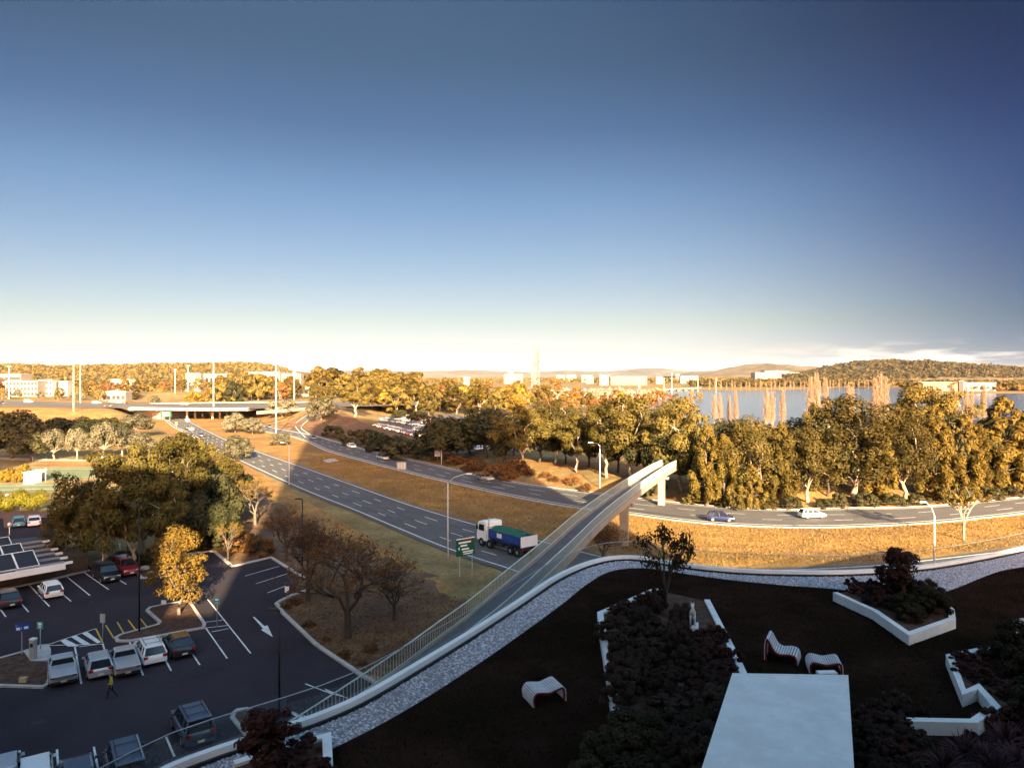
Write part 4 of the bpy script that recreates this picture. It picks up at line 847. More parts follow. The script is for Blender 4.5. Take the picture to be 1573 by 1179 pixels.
MB().prism([pl(p) for p in outer], -0.2, ZG - 0.10).build('wall', M['bgrey'], pod)
cp = copw
joint = MB(); cpo = empty('parapet_coping', (0, 20, ZG), 0, 'white curved coping along the edge of the roof garden', 'coping'); co = cpo.location
n = len(cp); k0 = 0
while k0 < n - 1:
    k1 = min(k0 + 5, n - 1); MB().wall([(p.x, p.y - 20) for p in cp[k0:k1 + 1]], 0.30, -0.10, 0.35 + (0.003 if (k0 // 5) % 2 else 0)).build('coping_stone', M['coping'], cpo); k0 = k1
MB().wall([(p.x + 0, p.y - 20) for p in offs(cp, -0.30)], 0.12, -0.09, 0.14).build('gutter', M['black'], cpo)
# gravel margin and lawn
gA = [Vector((p.x, p.y, ZG)) for p in offs(cp, -0.18)]; gB = [Vector((p.x, p.y, ZG)) for p in inw]
M['gravelbed'] = mat('gravel_bed', (0.20, 0.20, 0.21), 0.95, 0.3, 6, 0.8, 20, fine=(14, 0.4))
M['pebble'] = mat('pebbles', (0.34, 0.33, 0.36), 0.9, 0.15, 3, island=0.6)
struct(MB().strip([p + Vector((0, 0, 0.002)) for p in gA], [p + Vector((0, 0, 0.002)) for p in gB]).build('gravel_margin', M['gravelbed']))
rs = np.random.RandomState(3); pv, pf = [], []
ico = np.array([(0, 0, 1), (0.9, 0, 0.1), (0.2, 0.9, 0), (-0.8, 0.5, 0.1), (-0.6, -0.7, 0), (0.4, -0.9, 0.1)]); icf = np.array([(0, 1, 2), (0, 2, 3), (0, 3, 4), (0, 4, 5), (0, 5, 1)])
ar = np.array([(gA[i + 1] - gA[i]).length * (gA[i] - gB[i]).length for i in range(n - 1)]); ii = rs.choice(n - 1, 30000, p=ar / ar.sum())
tt, uu = rs.rand(30000), rs.rand(30000) ** 1.0
gAn, gBn = np.array(gA), np.array(gB)
a0 = gAn[ii] + (gAn[ii + 1] - gAn[ii]) * tt[:, None]; b0 = gBn[ii] + (gBn[ii + 1] - gBn[ii]) * tt[:, None]; pos = a0 + (b0 - a0) * (0.03 + 0.95 * uu)[:, None]
an = rs.rand(30000) * 6.28; sz = 0.035 + 0.045 * rs.rand(30000); ca, sa = np.cos(an) * sz, np.sin(an) * sz
X = ico[None, :, 0] * ca[:, None] - ico[None, :, 1] * sa[:, None]; Yv = ico[None, :, 0] * sa[:, None] + ico[None, :, 1] * ca[:, None]; Z = ico[None, :, 2] * sz[:, None] * 0.8
V = pos[:, None, :] + np.stack([X, Yv, Z], -1); Fp = (np.arange(30000)[:, None, None] * 6 + icf[None]).reshape(-1, 3)
tag(obj('gravel', np_mesh('gravel', V, Fp, M['pebble'])), 'grey loose pebbles along the edge of the roof garden', kind='stuff')
lawnp = [p for p in inw] + [Vector((64, -4.1, 0)), Vector((-28, -4.1, 0))]
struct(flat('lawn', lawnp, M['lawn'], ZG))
# short grass on the lawn
rs = np.random.RandomState(9); gp = []
xmin, xmax = -12, 42
inx = np.array([p.x for p in inw]); iny = np.array([p.y for p in inw]); so = np.argsort(inx)
cand = np.stack([rs.uniform(xmin, xmax, 60000), rs.uniform(22, 60, 60000)], 1); ok = cand[:, 1] < np.interp(cand[:, 0], inx[so], iny[so]) - 0.15; cand = cand[ok][:34000]
m_ = len(cand); a = rs.rand(m_) * 6.28; hh = 0.04 + 0.06 * rs.rand(m_); w_ = 0.03 + 0.03 * rs.rand(m_); le = rs.normal(size=(m_, 2)) * 0.03
b0 = np.stack([cand[:, 0] - np.cos(a) * w_, cand[:, 1] - np.sin(a) * w_, np.full(m_, ZG)], 1); b1 = np.stack([cand[:, 0] + np.cos(a) * w_, cand[:, 1] + np.sin(a) * w_, np.full(m_, ZG)], 1); tpp = np.stack([cand[:, 0] + le[:, 0], cand[:, 1] + le[:, 1], ZG + hh], 1)
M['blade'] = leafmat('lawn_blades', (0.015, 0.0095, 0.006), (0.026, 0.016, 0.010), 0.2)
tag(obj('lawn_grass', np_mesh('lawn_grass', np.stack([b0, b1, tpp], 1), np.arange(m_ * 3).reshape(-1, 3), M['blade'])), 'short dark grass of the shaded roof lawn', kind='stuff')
# glass balustrade along the outside of the coping
gb = empty('glass_balustrade', (0, 20, ZG + 0.35), 0, 'clear glass balustrade with a thin dark rail above the white coping', 'balustrade')
bl = resample([p for p in offs(cp, 0.12)], 61)
pm_ = None
for i in range(60):
    a, b = bl[i], bl[i + 1]; d = (b - a); mb = MB(); mb.wall([(a + d * 0.012 - Vector((0, 20, 0)))[:2], (b - d * 0.012 - Vector((0, 20, 0)))[:2]], 0.018, 0.004, 1.05); mb.build('glass_panel', M['glass'], gb)
MB().tube([(p.x, p.y - 20, 1.08) for p in resample(bl, 120)], 0.022, 6).build('handrail', M['glassrail'], gb)

# ---- planters
def planter(name, label, paths, w, h, bed=None, z=ZG):
    allp = [Q(*q, z + h) for pth in paths for q in pth]; c = Vector((sum(p.x for p in allp) / len(allp), sum(p.y for p in allp) / len(allp), z)); e = empty(name, c, 0, label, 'planter')
    for pth in paths:
        pts = [Q(*q, z + h) for q in pth]; MB().wall([(p.x - c.x, p.y - c.y) for p in pts], w, -0.05, h).build('planter_wall', M['whitewall'], e)
    if bed:
        pts = [Q(*q, z + h) for q in bed]; o = flat('soil', [Vector((p.x - c.x, p.y - c.y, 0)) for p in pts], M['soil'], h - 0.12, e)
    return e
planter('planter', 'large white walled planter full of dark shrubs round the pale statue', [[(948, 1103), (938, 1040), (927, 975), (922, 940), (1008, 903)], [(1086, 920), (1130, 1006), (1145, 1040)]], 0.34, 0.55, [(948, 1103), (938, 1040), (927, 975), (922, 940), (1008, 903), (1086, 920), (1130, 1006), (1145, 1040), (1130, 1120), (1040, 1160), (960, 1140)])
planter('planter', 'angular white planter holding the round magnolia tree', [[(1283, 909), (1345, 937), (1396, 972), (1463, 949), (1461, 935), (1440, 912)]], 0.34, 0.55, [(1283, 909), (1345, 937), (1396, 972), (1463, 949), (1461, 935), (1440, 905), (1350, 895)])
planter('planter', 'stepped white planter wall with zigzag corner round a red shrub bed', [[(1395, 1104), (1496, 1106), (1530, 1083), (1503, 1053), (1481, 1062), (1459, 1006), (1521, 993), (1548, 998), (1600, 1010)]], 0.34, 0.55, [(1600, 1010), (1521, 993), (1459, 1006), (1481, 1062), (1503, 1053), (1530, 1083), (1600, 1080)])
planter('planter', 'white corner planter beside the gravel at the garden end', [[(360, 1170), (433, 1145), (502, 1128), (506, 1215)]], 0.34, 0.5, [(360, 1170), (433, 1145), (502, 1128), (506, 1215), (380, 1240)])
tag(flat('paving_patch', [Q(1536, 972), Q(1560, 951), Q(1620, 940), Q(1640, 985), Q(1572, 984)], M['kerb'], ZG + 0.02), 'pale paved patch in the lawn beside the stepped planter', kind='structure')
# ---- concrete canopy slab over the garden door
ZS = 11.2
sl = [P(1125, 1033, ZS), P(1303, 1036, ZS), P(1316, 1240, ZS), P(1058, 1240, ZS)]; sc_ = sl[0].lerp(sl[2], 0.5); sc_.z = ZG
can = empty('canopy', sc_, 0, 'flat pale concrete canopy slab over the garden entrance', 'canopy')
MB().prism([(p.x - sc_.x, p.y - sc_.y) for p in sl], ZS - ZG - 0.3, ZS - ZG).build('slab', M['slab'], can)
for p in (sl[0].lerp(sl[2], 0.14), sl[1].lerp(sl[3], 0.14)):
    MB().tube([(p.x - sc_.x, p.y - sc_.y, -0.05), (p.x - sc_.x, p.y - sc_.y, ZS - ZG - 0.31)], 0.09, 10).build('post', M['steel'], can, True)
q = P(1270, 1031, ZG + 0.4); tag(MB().box(0, 0, 0.2, 0.9, 0.35, 0.4, 0.05).build('garden_bench', M['whitewall']), 'low pale bench end just beyond the canopy slab', 'bench').location = (q.x, q.y, ZG)

# ---- wave loungers: slats over red side ribs
M['slat'] = mat('lounger_slat', (0.52, 0.50, 0.52), 0.6, 0.10, 3); M['ribred'] = mat('lounger_rib', (0.16, 0.012, 0.012), 0.5, 0.15, 3)
def lounger(name, prof, width, loc_, rz, label, ns=26):
    e = empty(name, loc_, rz, label, 'lounger', None); pts = resample(catmull([Vector((a, 0, b)) for a, b in prof], 10), ns + 1)
    me = None
    for i in range(ns):
        a, b = pts[i], pts[i + 1]; d = (b - a); L = d.length; ang = math.atan2(d.z, d.x)
        if me is None:
            mb = MB(); mb.box(0, 0, 0, L * 0.70, width, 0.035); me = mb.mesh('slat', M['slat'])
        o = obj('slat', me, e, (a + b) / 2); o.rotation_euler = (0, -ang, 0)
    for s in (-1, 1):
        mb = MB(); V = []
        for i, p in enumerate(pts):
            t = (pts[min(i + 1, ns)] - pts[max(i - 1, 0)]).normalized(); nn = Vector((-t.z, 0, t.x)); y = s * (width / 2 - 0.05)
            for dy in (-0.02, 0.02):
                V.append((p.x - nn.x * 0.022, y + dy, p.z - nn.z * 0.022)); V.append((p.x - nn.x * 0.12, y + dy, p.z - nn.z * 0.12))
        F = []
        for i in range(ns):
            o = i * 4
            for q in ((0, 1, 5, 4), (1, 3, 7, 5), (3, 2, 6, 7), (2, 0, 4, 6)): F.append(tuple(o + k for k in q))
        F += [(0, 1, 3, 2), tuple(ns * 4 + k for k in (2, 3, 1, 0))]
        mb.add(V, F).build('rib', M['ribred'], e)
    return e
wave = [(-0.82, 0.02), (-0.86, 0.40), (-0.70, 0.66), (-0.40, 0.66), (0, 0.60), (0.40, 0.70), (0.68, 0.74), (0.82, 0.55), (0.84, 0.05)]
chair = [(-0.86, 0.02), (-0.84, 0.75), (-0.78, 1.10), (-0.68, 1.14), (-0.56, 0.95), (-0.36, 0.60), (-0.10, 0.46), (0.28, 0.52), (0.56, 0.50), (0.70, 0.35), (0.74, 0.02)]
def putl(name, prof, px, py, rz, w, label, s=1.0):
    p = Q(px, py); e = lounger(name, prof, w, (p.x, p.y, ZG), rz, label); e.scale = (s, s, s)
putl('wave_bench', wave, 836, 1074, R(22), 1.25, 'slatted wave bench standing alone on the dark lawn', 0.95)
putl('slatted_chair', chair, 1204, 1012, R(-28), 1.25, 'slatted lounge chair with raised back beside a wave bench')
putl('wave_bench', wave, 1266, 1030, R(-14), 1.25, 'slatted wave bench in front of the high backed slatted chair', 0.9)

# ---- statue of a seated hound on a plinth
st = Q(1064, 970, ZG + 0.45); e = empty('statue', (st.x, st.y, ZG + 0.4), R(-15), 'pale stone statue of a standing animal on a plinth among shrubs', 'statue')
MB().box(0, 0, 0.22, 0.62, 0.95, 0.44).build('plinth', M['whitewall'], e)
mb = MB(); q = 0.44
mb.tube([(0, 0.28, q + 0.62), (0, 0.1, q + 0.62), (0, -0.16, q + 0.68), (0, -0.30, q + 0.86), (0, -0.36, q + 1.12)], [0.10, 0.17, 0.18, 0.13, 0.08], 9)
mb.tube([(0, -0.34, q + 1.10), (0, -0.40, q + 1.20), (0, -0.54, q + 1.14), (0, -0.64, q + 1.10)], [0.07, 0.10, 0.07, 0.04], 8)
for x, y in ((-0.10, -0.2), (0.10, -0.24), (-0.10, 0.2), (0.10, 0.24)): mb.tube([(x, y, q + 0.6), (x * 1.1, y + 0.03, q + 0.3), (x * 1.1, y, q)], [0.08, 0.05, 0.045], 6)
for x in (-0.06, 0.06): mb.tube([(x, -0.36, q + 1.22), (x * 1.4, -0.33, q + 1.36)], [0.035, 0.008], 5)
mb.tube([(0, 0.36, q + 0.62), (0, 0.46, q + 0.45), (0, 0.44, q + 0.15)], [0.03, 0.025, 0.012], 5); mb.build('figure', M['whitewall'], e, True)

# ---- garden shrubs and small trees
for s in range(3): proto('gshrub', *make_dome(300 + s, H=1.5, nl=2600, lm='l_shrub', wide=0.75, low=0.0, size=0.085, bark='darkbark', ncl=14))
for s in range(2): proto('gmaroon', *make_dome(310 + s, H=1.0, nl=1500, lm='l_maroon', wide=0.8, low=0.0, size=0.085, bark='darkbark', ncl=12))
for s in range(2): proto('ggreen', *make_dome(320 + s, H=1.6, nl=2600, lm='l_shrubg', wide=0.7, low=0.0, size=0.09, bark='darkbark', ncl=14))
def spiky(seed, lm='l_cord', nl=90, L=1.1):
    rs = np.random.RandomState(seed); V = []
    for _ in range(nl):
        a = rs.rand() * 6.283; el = rs.uniform(0.2, 1.35); d = np.array([math.cos(a) * math.cos(el), math.sin(a) * math.cos(el), math.sin(el)]); l = L * rs.uniform(0.7, 1.1); s = np.array([-math.sin(a), math.cos(a), 0]) * 0.028
        m1 = d * l * 0.55; t = d * l + np.array([0, 0, -0.22 * l * math.cos(el)]); V += [-s * 0.6, m1 - s, t, m1 + s]
    V = np.array(V); V[:, 2] += 0.25; mb = MB(); mb.tube([(0, 0, -0.1), (0, 0, 0.35)], [0.07, 0.05], 6); return np_mesh('crown', V, quads(V), M[lm]), mb.mesh('trunk', M['darkbark'])
for s in range(2): proto('cordyline', *spiky(330 + s))
for k in ('gshrub', 'gmaroon', 'ggreen', 'cordyline'):
    HMAX[k] = [max(v.co.z for v in c.vertices) for c, t in PROTO[k]]; WMAX[k] = [2 * float(np.percentile(np.abs(np.array([v.co.x for v in c.vertices])), 97)) for c, t in PROTO[k]]
def gplant(kind, px, py, h, w, name, label, group, z=ZG + 0.43):
    p = P(px, py, z); return plant(kind, p, h, name, label, 'shrub', group, w)
rg = random.Random(21)
def fill(kind, n, poly, h, w, name, label, group, z=ZG + 0.43):
    x0, x1 = min(p[0] for p in poly), max(p[0] for p in poly); y0, y1 = min(p[1] for p in poly), max(p[1] for p in poly); c = 0; placed = []
    for _ in range(4000):
        if c >= n: break
        x, y = rg.uniform(x0, x1), rg.uniform(y0, y1); ins = False; j = len(poly) - 1
        for i in range(len(poly)):
            if (poly[i][1] > y) != (poly[j][1] > y) and x < (poly[j][0] - poly[i][0]) * (y - poly[i][1]) / (poly[j][1] - poly[i][1]) + poly[i][0]: ins = not ins
            j = i
        p = P(x, y, z)
        if ins and all((p - o).length > w[0] * 0.42 for o in placed): gplant(kind, x, y, rg.uniform(*h), rg.uniform(*w), name, label, group, z); placed.append(p); c += 1
fill('gshrub', 30, [(935, 985), (955, 955), (1015, 935), (1048, 925), (1050, 990), (1060, 1060), (1040, 1110), (950, 1090)], (0.9, 1.5), (1.2, 2.0), 'grey_shrub', 'rounded dark grey shrub in the planter behind the statue', 'grey shrubs in the big planter')
fill('gmaroon', 26, [(925, 942), (1000, 912), (1010, 925), (950, 955)], (0.3, 0.5), (0.5, 0.9), 'maroon_ground_plant', 'low maroon ground plant along the planter corner', 'maroon plants in the big planter')
fill('gmaroon', 30, [(1060, 985), (1100, 960), (1138, 1040), (1125, 1120), (1050, 1130)], (0.5, 0.9), (0.8, 1.4), 'maroon_shrub', 'maroon shrub between the statue and the canopy', 'maroon shrubs beside the canopy')
fill('gshrub', 16, [(1085, 1060), (1150, 1050), (1140, 1070), (1090, 1180), (1010, 1200)], (0.8, 1.3), (1.2, 1.9), 'grey_shrub', 'rounded dark shrub against the canopy edge', 'grey shrubs beside the canopy', ZG + 0.3)
fill('ggreen', 14, [(900, 1179), (960, 1110), (1080, 1125), (1070, 1230), (890, 1230)], (0.9, 1.4), (1.3, 2.0), 'green_shrub', 'rounded dull green shrub at the near end of the big planter', 'green shrubs of the big planter', ZG + 0.1)
fill('ggreen', 12, [(1350, 905), (1440, 908), (1458, 930), (1440, 945), (1395, 955)], (1.0, 1.5), (1.3, 1.9), 'green_shrub', 'leafy green shrub around the magnolia', 'green shrubs of the angular planter')
fill('gmaroon', 20, [(1288, 903), (1350, 895), (1390, 945), (1345, 932)], (0.5, 0.9), (0.7, 1.2), 'maroon_shrub', 'dark maroon shrub in the angular planter', 'maroon shrubs of the angular planter')
fill('gmaroon', 34, [(1600, 1018), (1521, 999), (1468, 1010), (1486, 1055), (1505, 1048), (1535, 1078), (1600, 1085)], (0.35, 0.6), (0.6, 1.0), 'maroon_ground_plant', 'low maroon plant inside the stepped planter', 'maroon plants of the stepped planter')
fill('ggreen', 12, [(1540, 1010), (1573, 990), (1620, 1000), (1620, 1120), (1560, 1090)], (1.4, 1.9), (1.6, 2.2), 'tall_shrub', 'tall rounded shrub rising from the stepped planter', 'tall shrubs of the stepped planter', ZG + 0.3)
fill('gmaroon', 40, [(1316, 1100), (1400, 1112), (1500, 1115), (1560, 1100), (1620, 1120), (1620, 1240), (1320, 1240)], (0.5, 0.9), (0.8, 1.3), 'maroon_shrub', 'maroon shrub in the bed below the stepped wall', 'maroon shrubs below the stepped wall', ZG)
fill('gshrub', 16, [(1316, 1085), (1385, 1098), (1400, 1125), (1420, 1220), (1318, 1220)], (0.7, 1.2), (1.0, 1.6), 'grey_shrub', 'dark shrub beside the right edge of the canopy', 'grey shrubs below the stepped wall', ZG)
for px, py in ((1480, 1168), (1512, 1180), (1545, 1150), (1562, 1185), (1450, 1190), (1530, 1195)):
    gplant('cordyline', px, py, 1.2, 1.7, 'cordyline', 'spiky purple cordyline in the bed below the stepped wall', 'cordylines below the stepped wall', ZG + 0.25)
fill('gmaroon', 12, [(400, 1170), (440, 1152), (495, 1140), (500, 1200), (420, 1220)], (0.4, 0.7), (0.6, 1.0), 'maroon_shrub', 'maroon shrub in the corner planter', 'maroon shrubs of the corner planter')
# small trees of the garden
proto('pine', *make_bare(340, H=4.2, nleaf=2600, lm='l_shrubg', bark='darkbark', size=0.12, spread=0.34, levels=3, trunk=0.22, upw=0.9))
proto('magnolia', *make_euc(345, H=3.6, nl=2600, lm='l_maroon', size=0.13, low=0.35, fork=0.25, spread=0.24, nclump=14, bark='darkbark'))
proto('magnolia', *make_euc(346, H=3.6, nl=2600, lm='l_maroon', size=0.15, low=0.25, fork=0.2, spread=0.26, nclump=14, bark='darkbark'))
proto('spreading', *make_bare(349, H=4.4, nleaf=1700, lm='l_shrubg', bark='darkbark', size=0.08, spread=0.40, levels=3, trunk=0.10, upw=0.75))
for k in ('pine', 'magnolia', 'spreading'):
    HMAX[k] = [max(v.co.z for v in c.vertices) for c, t in PROTO[k]]; WMAX[k] = [2 * float(np.percentile(np.abs(np.array([v.co.x for v in c.vertices])), 97)) for c, t in PROTO[k]]
def gtree(kind, px, base, top, wpx, label, z, name):
    p = P(px, base, z); plant(kind, p, CAMH - (top - HOR) / FPX * p.y - z, name, label, 'tree', None, wpx / FPX * p.y)
gtree('spreading', 1022, 925, 800, 84, 'dark open branched small tree at the head of the statue planter', ZG + 0.4, 'garden_pine')
gtree('magnolia', 1380, 920, 836, 54, 'small round magnolia in the angular white planter', ZG + 0.4, 'magnolia_tree')
gtree('magnolia', 408, 1195, 1082, 82, 'dark red leaved magnolia in the corner planter over the car park', ZG + 0.4, 'magnolia_tree')

# ================================================================ footbridge
HB = [(200, 1330, 4.4), (340, 1245, 4.5), (480, 1154, 4.6), (626, 1047, 4.9), (700, 988, 5.15), (750, 948, 5.4), (797, 905, 5.6), (856, 851, 5.9), (911, 799, 6.25), (961, 760, 6.5), (990, 740, 6.3), (1016, 723, 6.0), (1042, 711, 5.6)]
ctr = resample(catmull([P(*q) for q in HB], 10), 150)
W = 2.5
fb = empty('footbridge', (0, 60, 0), 0, 'long concrete footbridge with pale railings crossing both carriageways', 'footbridge'); fo = fb.location
def fl(p, dz=0): return (p.x, p.y - 60, p.z + dz)
def ribbon(off0, off1, z0, z1, pts=ctr):
    a, b = offs(pts, off0), offs(pts, off1); V = []
    for p, q in zip(a, b): V += [fl(p, z0), fl(q, z0), fl(q, z1), fl(p, z1)]
    n = len(pts); F = [(i * 4 + k, i * 4 + (k + 1) % 4, i * 4 + 4 + (k + 1) % 4, i * 4 + 4 + k) for i in range(n - 1) for k in range(4)] + [(0, 1, 2, 3), tuple((n - 1) * 4 + k for k in (3, 2, 1, 0))]
    return MB().add(V, F)
ribbon(W / 2 - 0.10, -W / 2 + 0.10, -0.30, 0.0).build('deck', M['deck'], fb)
for s in (1, -1): ribbon(s * W / 2 - 0.14 * s, s * W / 2 + 0.12 * s, -0.55, 0.20).build('edge_beam', M['bridgec'], fb)
ribbon(0.6, -0.6, -1.0, -0.31).build('girder', M['bridgec'], fb)
solid = 108    # from here on the sides are solid panels that catch the sun
for s in (1, -1):
    e = offs(ctr, s * W / 2); vis = [p for p in e[:solid + 1] if 786.5 + p.x / p.y * FPX > 424]; pp = resample(vis, int(plen(vis) / 0.30))
    MB().tube([fl(p, 1.25) for p in e[:solid + 1]], 0.045, 6).build('top_rail', M['rail'], fb)
    MB().tube([fl(p, 0.30) for p in e[:solid + 1]], 0.025, 5).build('bottom_rail', M['rail'], fb)
    bm = MB().box(0, 0, 0.76, 0.035, 0.035, 0.92).mesh('baluster', M['balcol'])
    for p in pp[:150]:
        obj('baluster', bm, fb, fl(p))
    rest = MB()
    for p in pp[150:]: q = fl(p); rest.box(q[0], q[1], q[2] + 0.76, 0.035, 0.035, 0.92)
    if rest.v: rest.build('baluster', M['balcol'], fb)['kind'] = 'stuff'
    k = solid
    while k < len(e) - 1:
        k2 = min(k + 5, len(e) - 1); sub = ctr[k:k2 + 1]
        o = ribbon(s * W / 2 - 0.05, s * W / 2 + 0.05, 0.203, 1.32, sub).build('side_panel', M['bridgepan'], fb); k = k2
for px, py, base in ((958, 748, 815), (846, 842, 915), (1016, 716, 760)):
    g = G(px, base); i = min(range(1, len(ctr) - 1), key=lambda j: abs(786.5 + ctr[j].x / ctr[j].y * FPX - px)); c = ctr[i]; t = (ctr[i + 1] - ctr[i - 1]); a = math.atan2(t.y, t.x); z0 = gz(c.x, c.y) - 0.3
    mb = MB(); mb.box(c.x, c.y - 60, (z0 + c.z - 1.0) / 2, 0.7, 1.1, c.z - 1.0 - z0, a); mb.box(c.x, c.y - 60, c.z - 1.2, 0.9, 2.4, 0.38, a); mb.build('pier', M['bridgec'], fb)
print('bridge pts', [tuple(round(v, 1) for v in ctr[i]) for i in range(0, 150, 20)])
# ================================================================ vehicles
KIND = dict(
    sedan=dict(L=4.6, W=1.78, belt=0.92, roof=1.43, r0=-1.75, r1=-1.05, f1=0.35, f0=1.10, boot=0.95),
    hatch=dict(L=4.0, W=1.70, belt=0.92, roof=1.48, r0=-1.92, r1=-1.55, f1=0.30, f0=1.05, boot=0.95),
    wagon=dict(L=4.85, W=1.80, belt=0.94, roof=1.52, r0=-2.32, r1=-1.95, f1=0.40, f0=1.15, boot=0.95),
    suv=dict(L=4.6, W=1.85, belt=1.08, roof=1.76, r0=-2.20, r1=-1.98, f1=0.50, f0=1.10, boot=1.08),
    van=dict(L=4.7, W=1.86, belt=1.12, roof=1.95, r0=-2.28, r1=-2.22, f1=0.85, f0=1.40, boot=1.12),
    ute=dict(L=5.0, W=1.82, belt=0.98, roof=1.52, r0=-0.62, r1=-0.35, f1=0.55, f0=1.25, boot=1.02))
CARM = {}
def car_shapes(kind):
    if kind in CARM: return CARM[kind]
    k = KIND[kind]; L, W, belt, roof = k['L'], k['W'], k['belt'], k['roof']; h = W / 2; out = {}
    # body: lofted sections from tail to nose
    sec = [(-L / 2, 0.80, 0.42, k['boot'] - 0.22), (-L / 2 + 0.08, 0.93, 0.30, k['boot'] - 0.06), (-L / 2 + 0.35, 0.985, 0.24, k['boot']), (k['r0'] * 0.6, 1.0, 0.22, belt), (0, 1.0, 0.22, belt), (k['f0'], 1.0, 0.22, belt - 0.01),
           (k['f0'] + (L / 2 - k['f0']) * 0.55, 0.975, 0.24, belt - 0.10), (L / 2 - 0.12, 0.90, 0.28, belt - 0.20), (L / 2, 0.76, 0.40, belt - 0.34)]
    mb = MB(); V = []; m = 10
    for x, w, zb, zt in sec:
        a = h * w; zm = zb + (zt - zb) * 0.55
        V += [(x, -a * 0.90, zb), (x, -a, zb + 0.14), (x, -a, zm), (x, -a * 0.965, zt - 0.07), (x, -a * 0.84, zt), (x, a * 0.84, zt), (x, a * 0.965, zt - 0.07), (x, a, zm), (x, a, zb + 0.14), (x, a * 0.90, zb)]
    F = [(i * m + j, i * m + (j + 1) % m, (i + 1) * m + (j + 1) % m, (i + 1) * m + j) for i in range(len(sec) - 1) for j in range(m)] + [tuple(range(m - 1, -1, -1)), tuple(range((len(sec) - 1) * m, len(sec) * m))]
    out['body'] = mb.add(V, F)
    b, t = h * 0.90, h * 0.70; z0, z1 = belt - 0.02, roof - 0.05
    g = MB(); B = [(k['r0'], -b, z0), (k['f0'], -b, z0), (k['f0'], b, z0), (k['r0'], b, z0)]; T = [(k['r1'], -t, z1), (k['f1'], -t, z1), (k['f1'], t, z1), (k['r1'], t, z1)]
    g.add(B + T, [(0, 1, 5, 4), (1, 2, 6, 5), (2, 3, 7, 6), (3, 0, 4, 7), (4, 5, 6, 7)]); out['windows'] = g
    r = MB(); c = (k['r1'] + k['f1']) / 2; ln = k['f1'] - k['r1']; r.box(c, 0, roof - 0.07, ln + 0.16, 2 * t + 0.12, 0.06); r.box(c, 0, roof - 0.02, ln + 0.10, 2 * t + 0.06, 0.05, top=0.93, topy=0.86)
    def pil(a0, a1, w=0.045):
        r.tube([Vector(a0), Vector(a1)], [w, w * 0.85], 5)
    for s in (-1, 1):
        pil((k['r0'], s * b, z0), (k['r1'], s * t, z1), 0.07 if kind in ('hatch', 'wagon', 'suv', 'van') else 0.05); pil((k['f0'], s * b, z0), (k['f1'], s * t, z1))
        if kind != 'ute':
            xm0, xm1 = k['r0'] * 0.25 + k['f0'] * 0.3, k['r1'] * 0.25 + k['f1'] * 0.3; pil((xm0, s * (b + 0.01), z0), (xm1, s * (t + 0.01), z1), 0.04)
        if kind in ('wagon', 'suv', 'van', 'hatch'): pil((k['r0'] * 0.62, s * (b + 0.01), z0), (k['r1'] * 0.62, s * (t + 0.01), z1), 0.05)
    out['roof'] = r
    if kind in ('wagon', 'suv', 'van'):
        q = MB()
        for s in (-1, 1): q.tube([(k['r1'] + 0.2, s * t * 0.86, roof + 0.05), (k['f1'] - 0.1, s * t * 0.86, roof + 0.05)], 0.02, 5)
        for x in (0.25, 0.7): q.tube([(k['r1'] + ln * x, -t * 0.86, roof + 0.055), (k['r1'] + ln * x, t * 0.86, roof + 0.055)], 0.018, 5)
        out['roof_rack'] = q
    if kind == 'ute':
        q = MB(); q.box((-L / 2 + 0.12 + k['r0']) / 2 - 0.02, 0, belt + 0.06, -k['r0'] - 0.10 + L / 2 - 0.22, W * 0.90, 0.07, top=0.97); out['tray_cover'] = q
    wh = MB(); R_ = 0.33 if kind not in ('suv', 'van', 'ute') else 0.37; wh.lathe([(R_ * 0.7, -0.10), (R_ * 0.95, -0.10), (R_, -0.06), (R_, 0.06), (R_ * 0.95, 0.10), (R_ * 0.7, 0.10)], 14, (0, 0, 0), 0, 'y')
    rim = MB().lathe([(R_ * 0.18, -0.105), (R_ * 0.62, -0.10), (R_ * 0.66, -0.085), (R_ * 0.66, 0.085), (R_ * 0.62, 0.10), (R_ * 0.18, 0.105)], 12, (0, 0, 0), 0, 'y')
    out['_wheel'] = (wh, rim, R_)
    zb = k['boot']; out['_tail'] = MB().box(0, 0, 0, 0.06, 0.30, 0.20 if kind != 'van' else 0.45); out['_head'] = MB().box(0, 0, 0, 0.10, 0.36, 0.15)
    out['_plate'] = MB().box(0, 0, 0, 0.02, 0.38, 0.13); out['_mirror'] = MB().box(0, 0, 0, 0.12, 0.20, 0.14, top=0.8); out['_bumper'] = MB().box(0, 0, 0, 0.14, W * 0.90, 0.17)
    res = {n: (v.mesh(n, M['trim'], n == 'body') if isinstance(v, MB) else v) for n, v in out.items()}
    w_, r_, R_ = res['_wheel']; res['_wheel'] = (w_.mesh('wheel', M['tyre']), r_.mesh('rim', M['rim']), R_); CARM[kind] = res; return res
PM = {}
def pmesh(me, key, m):
    if (me.name, key) not in PM:
        c = me.copy(); c.materials.clear(); c.materials.append(m); PM[(me.name, key)] = c
    return PM[(me.name, key)]
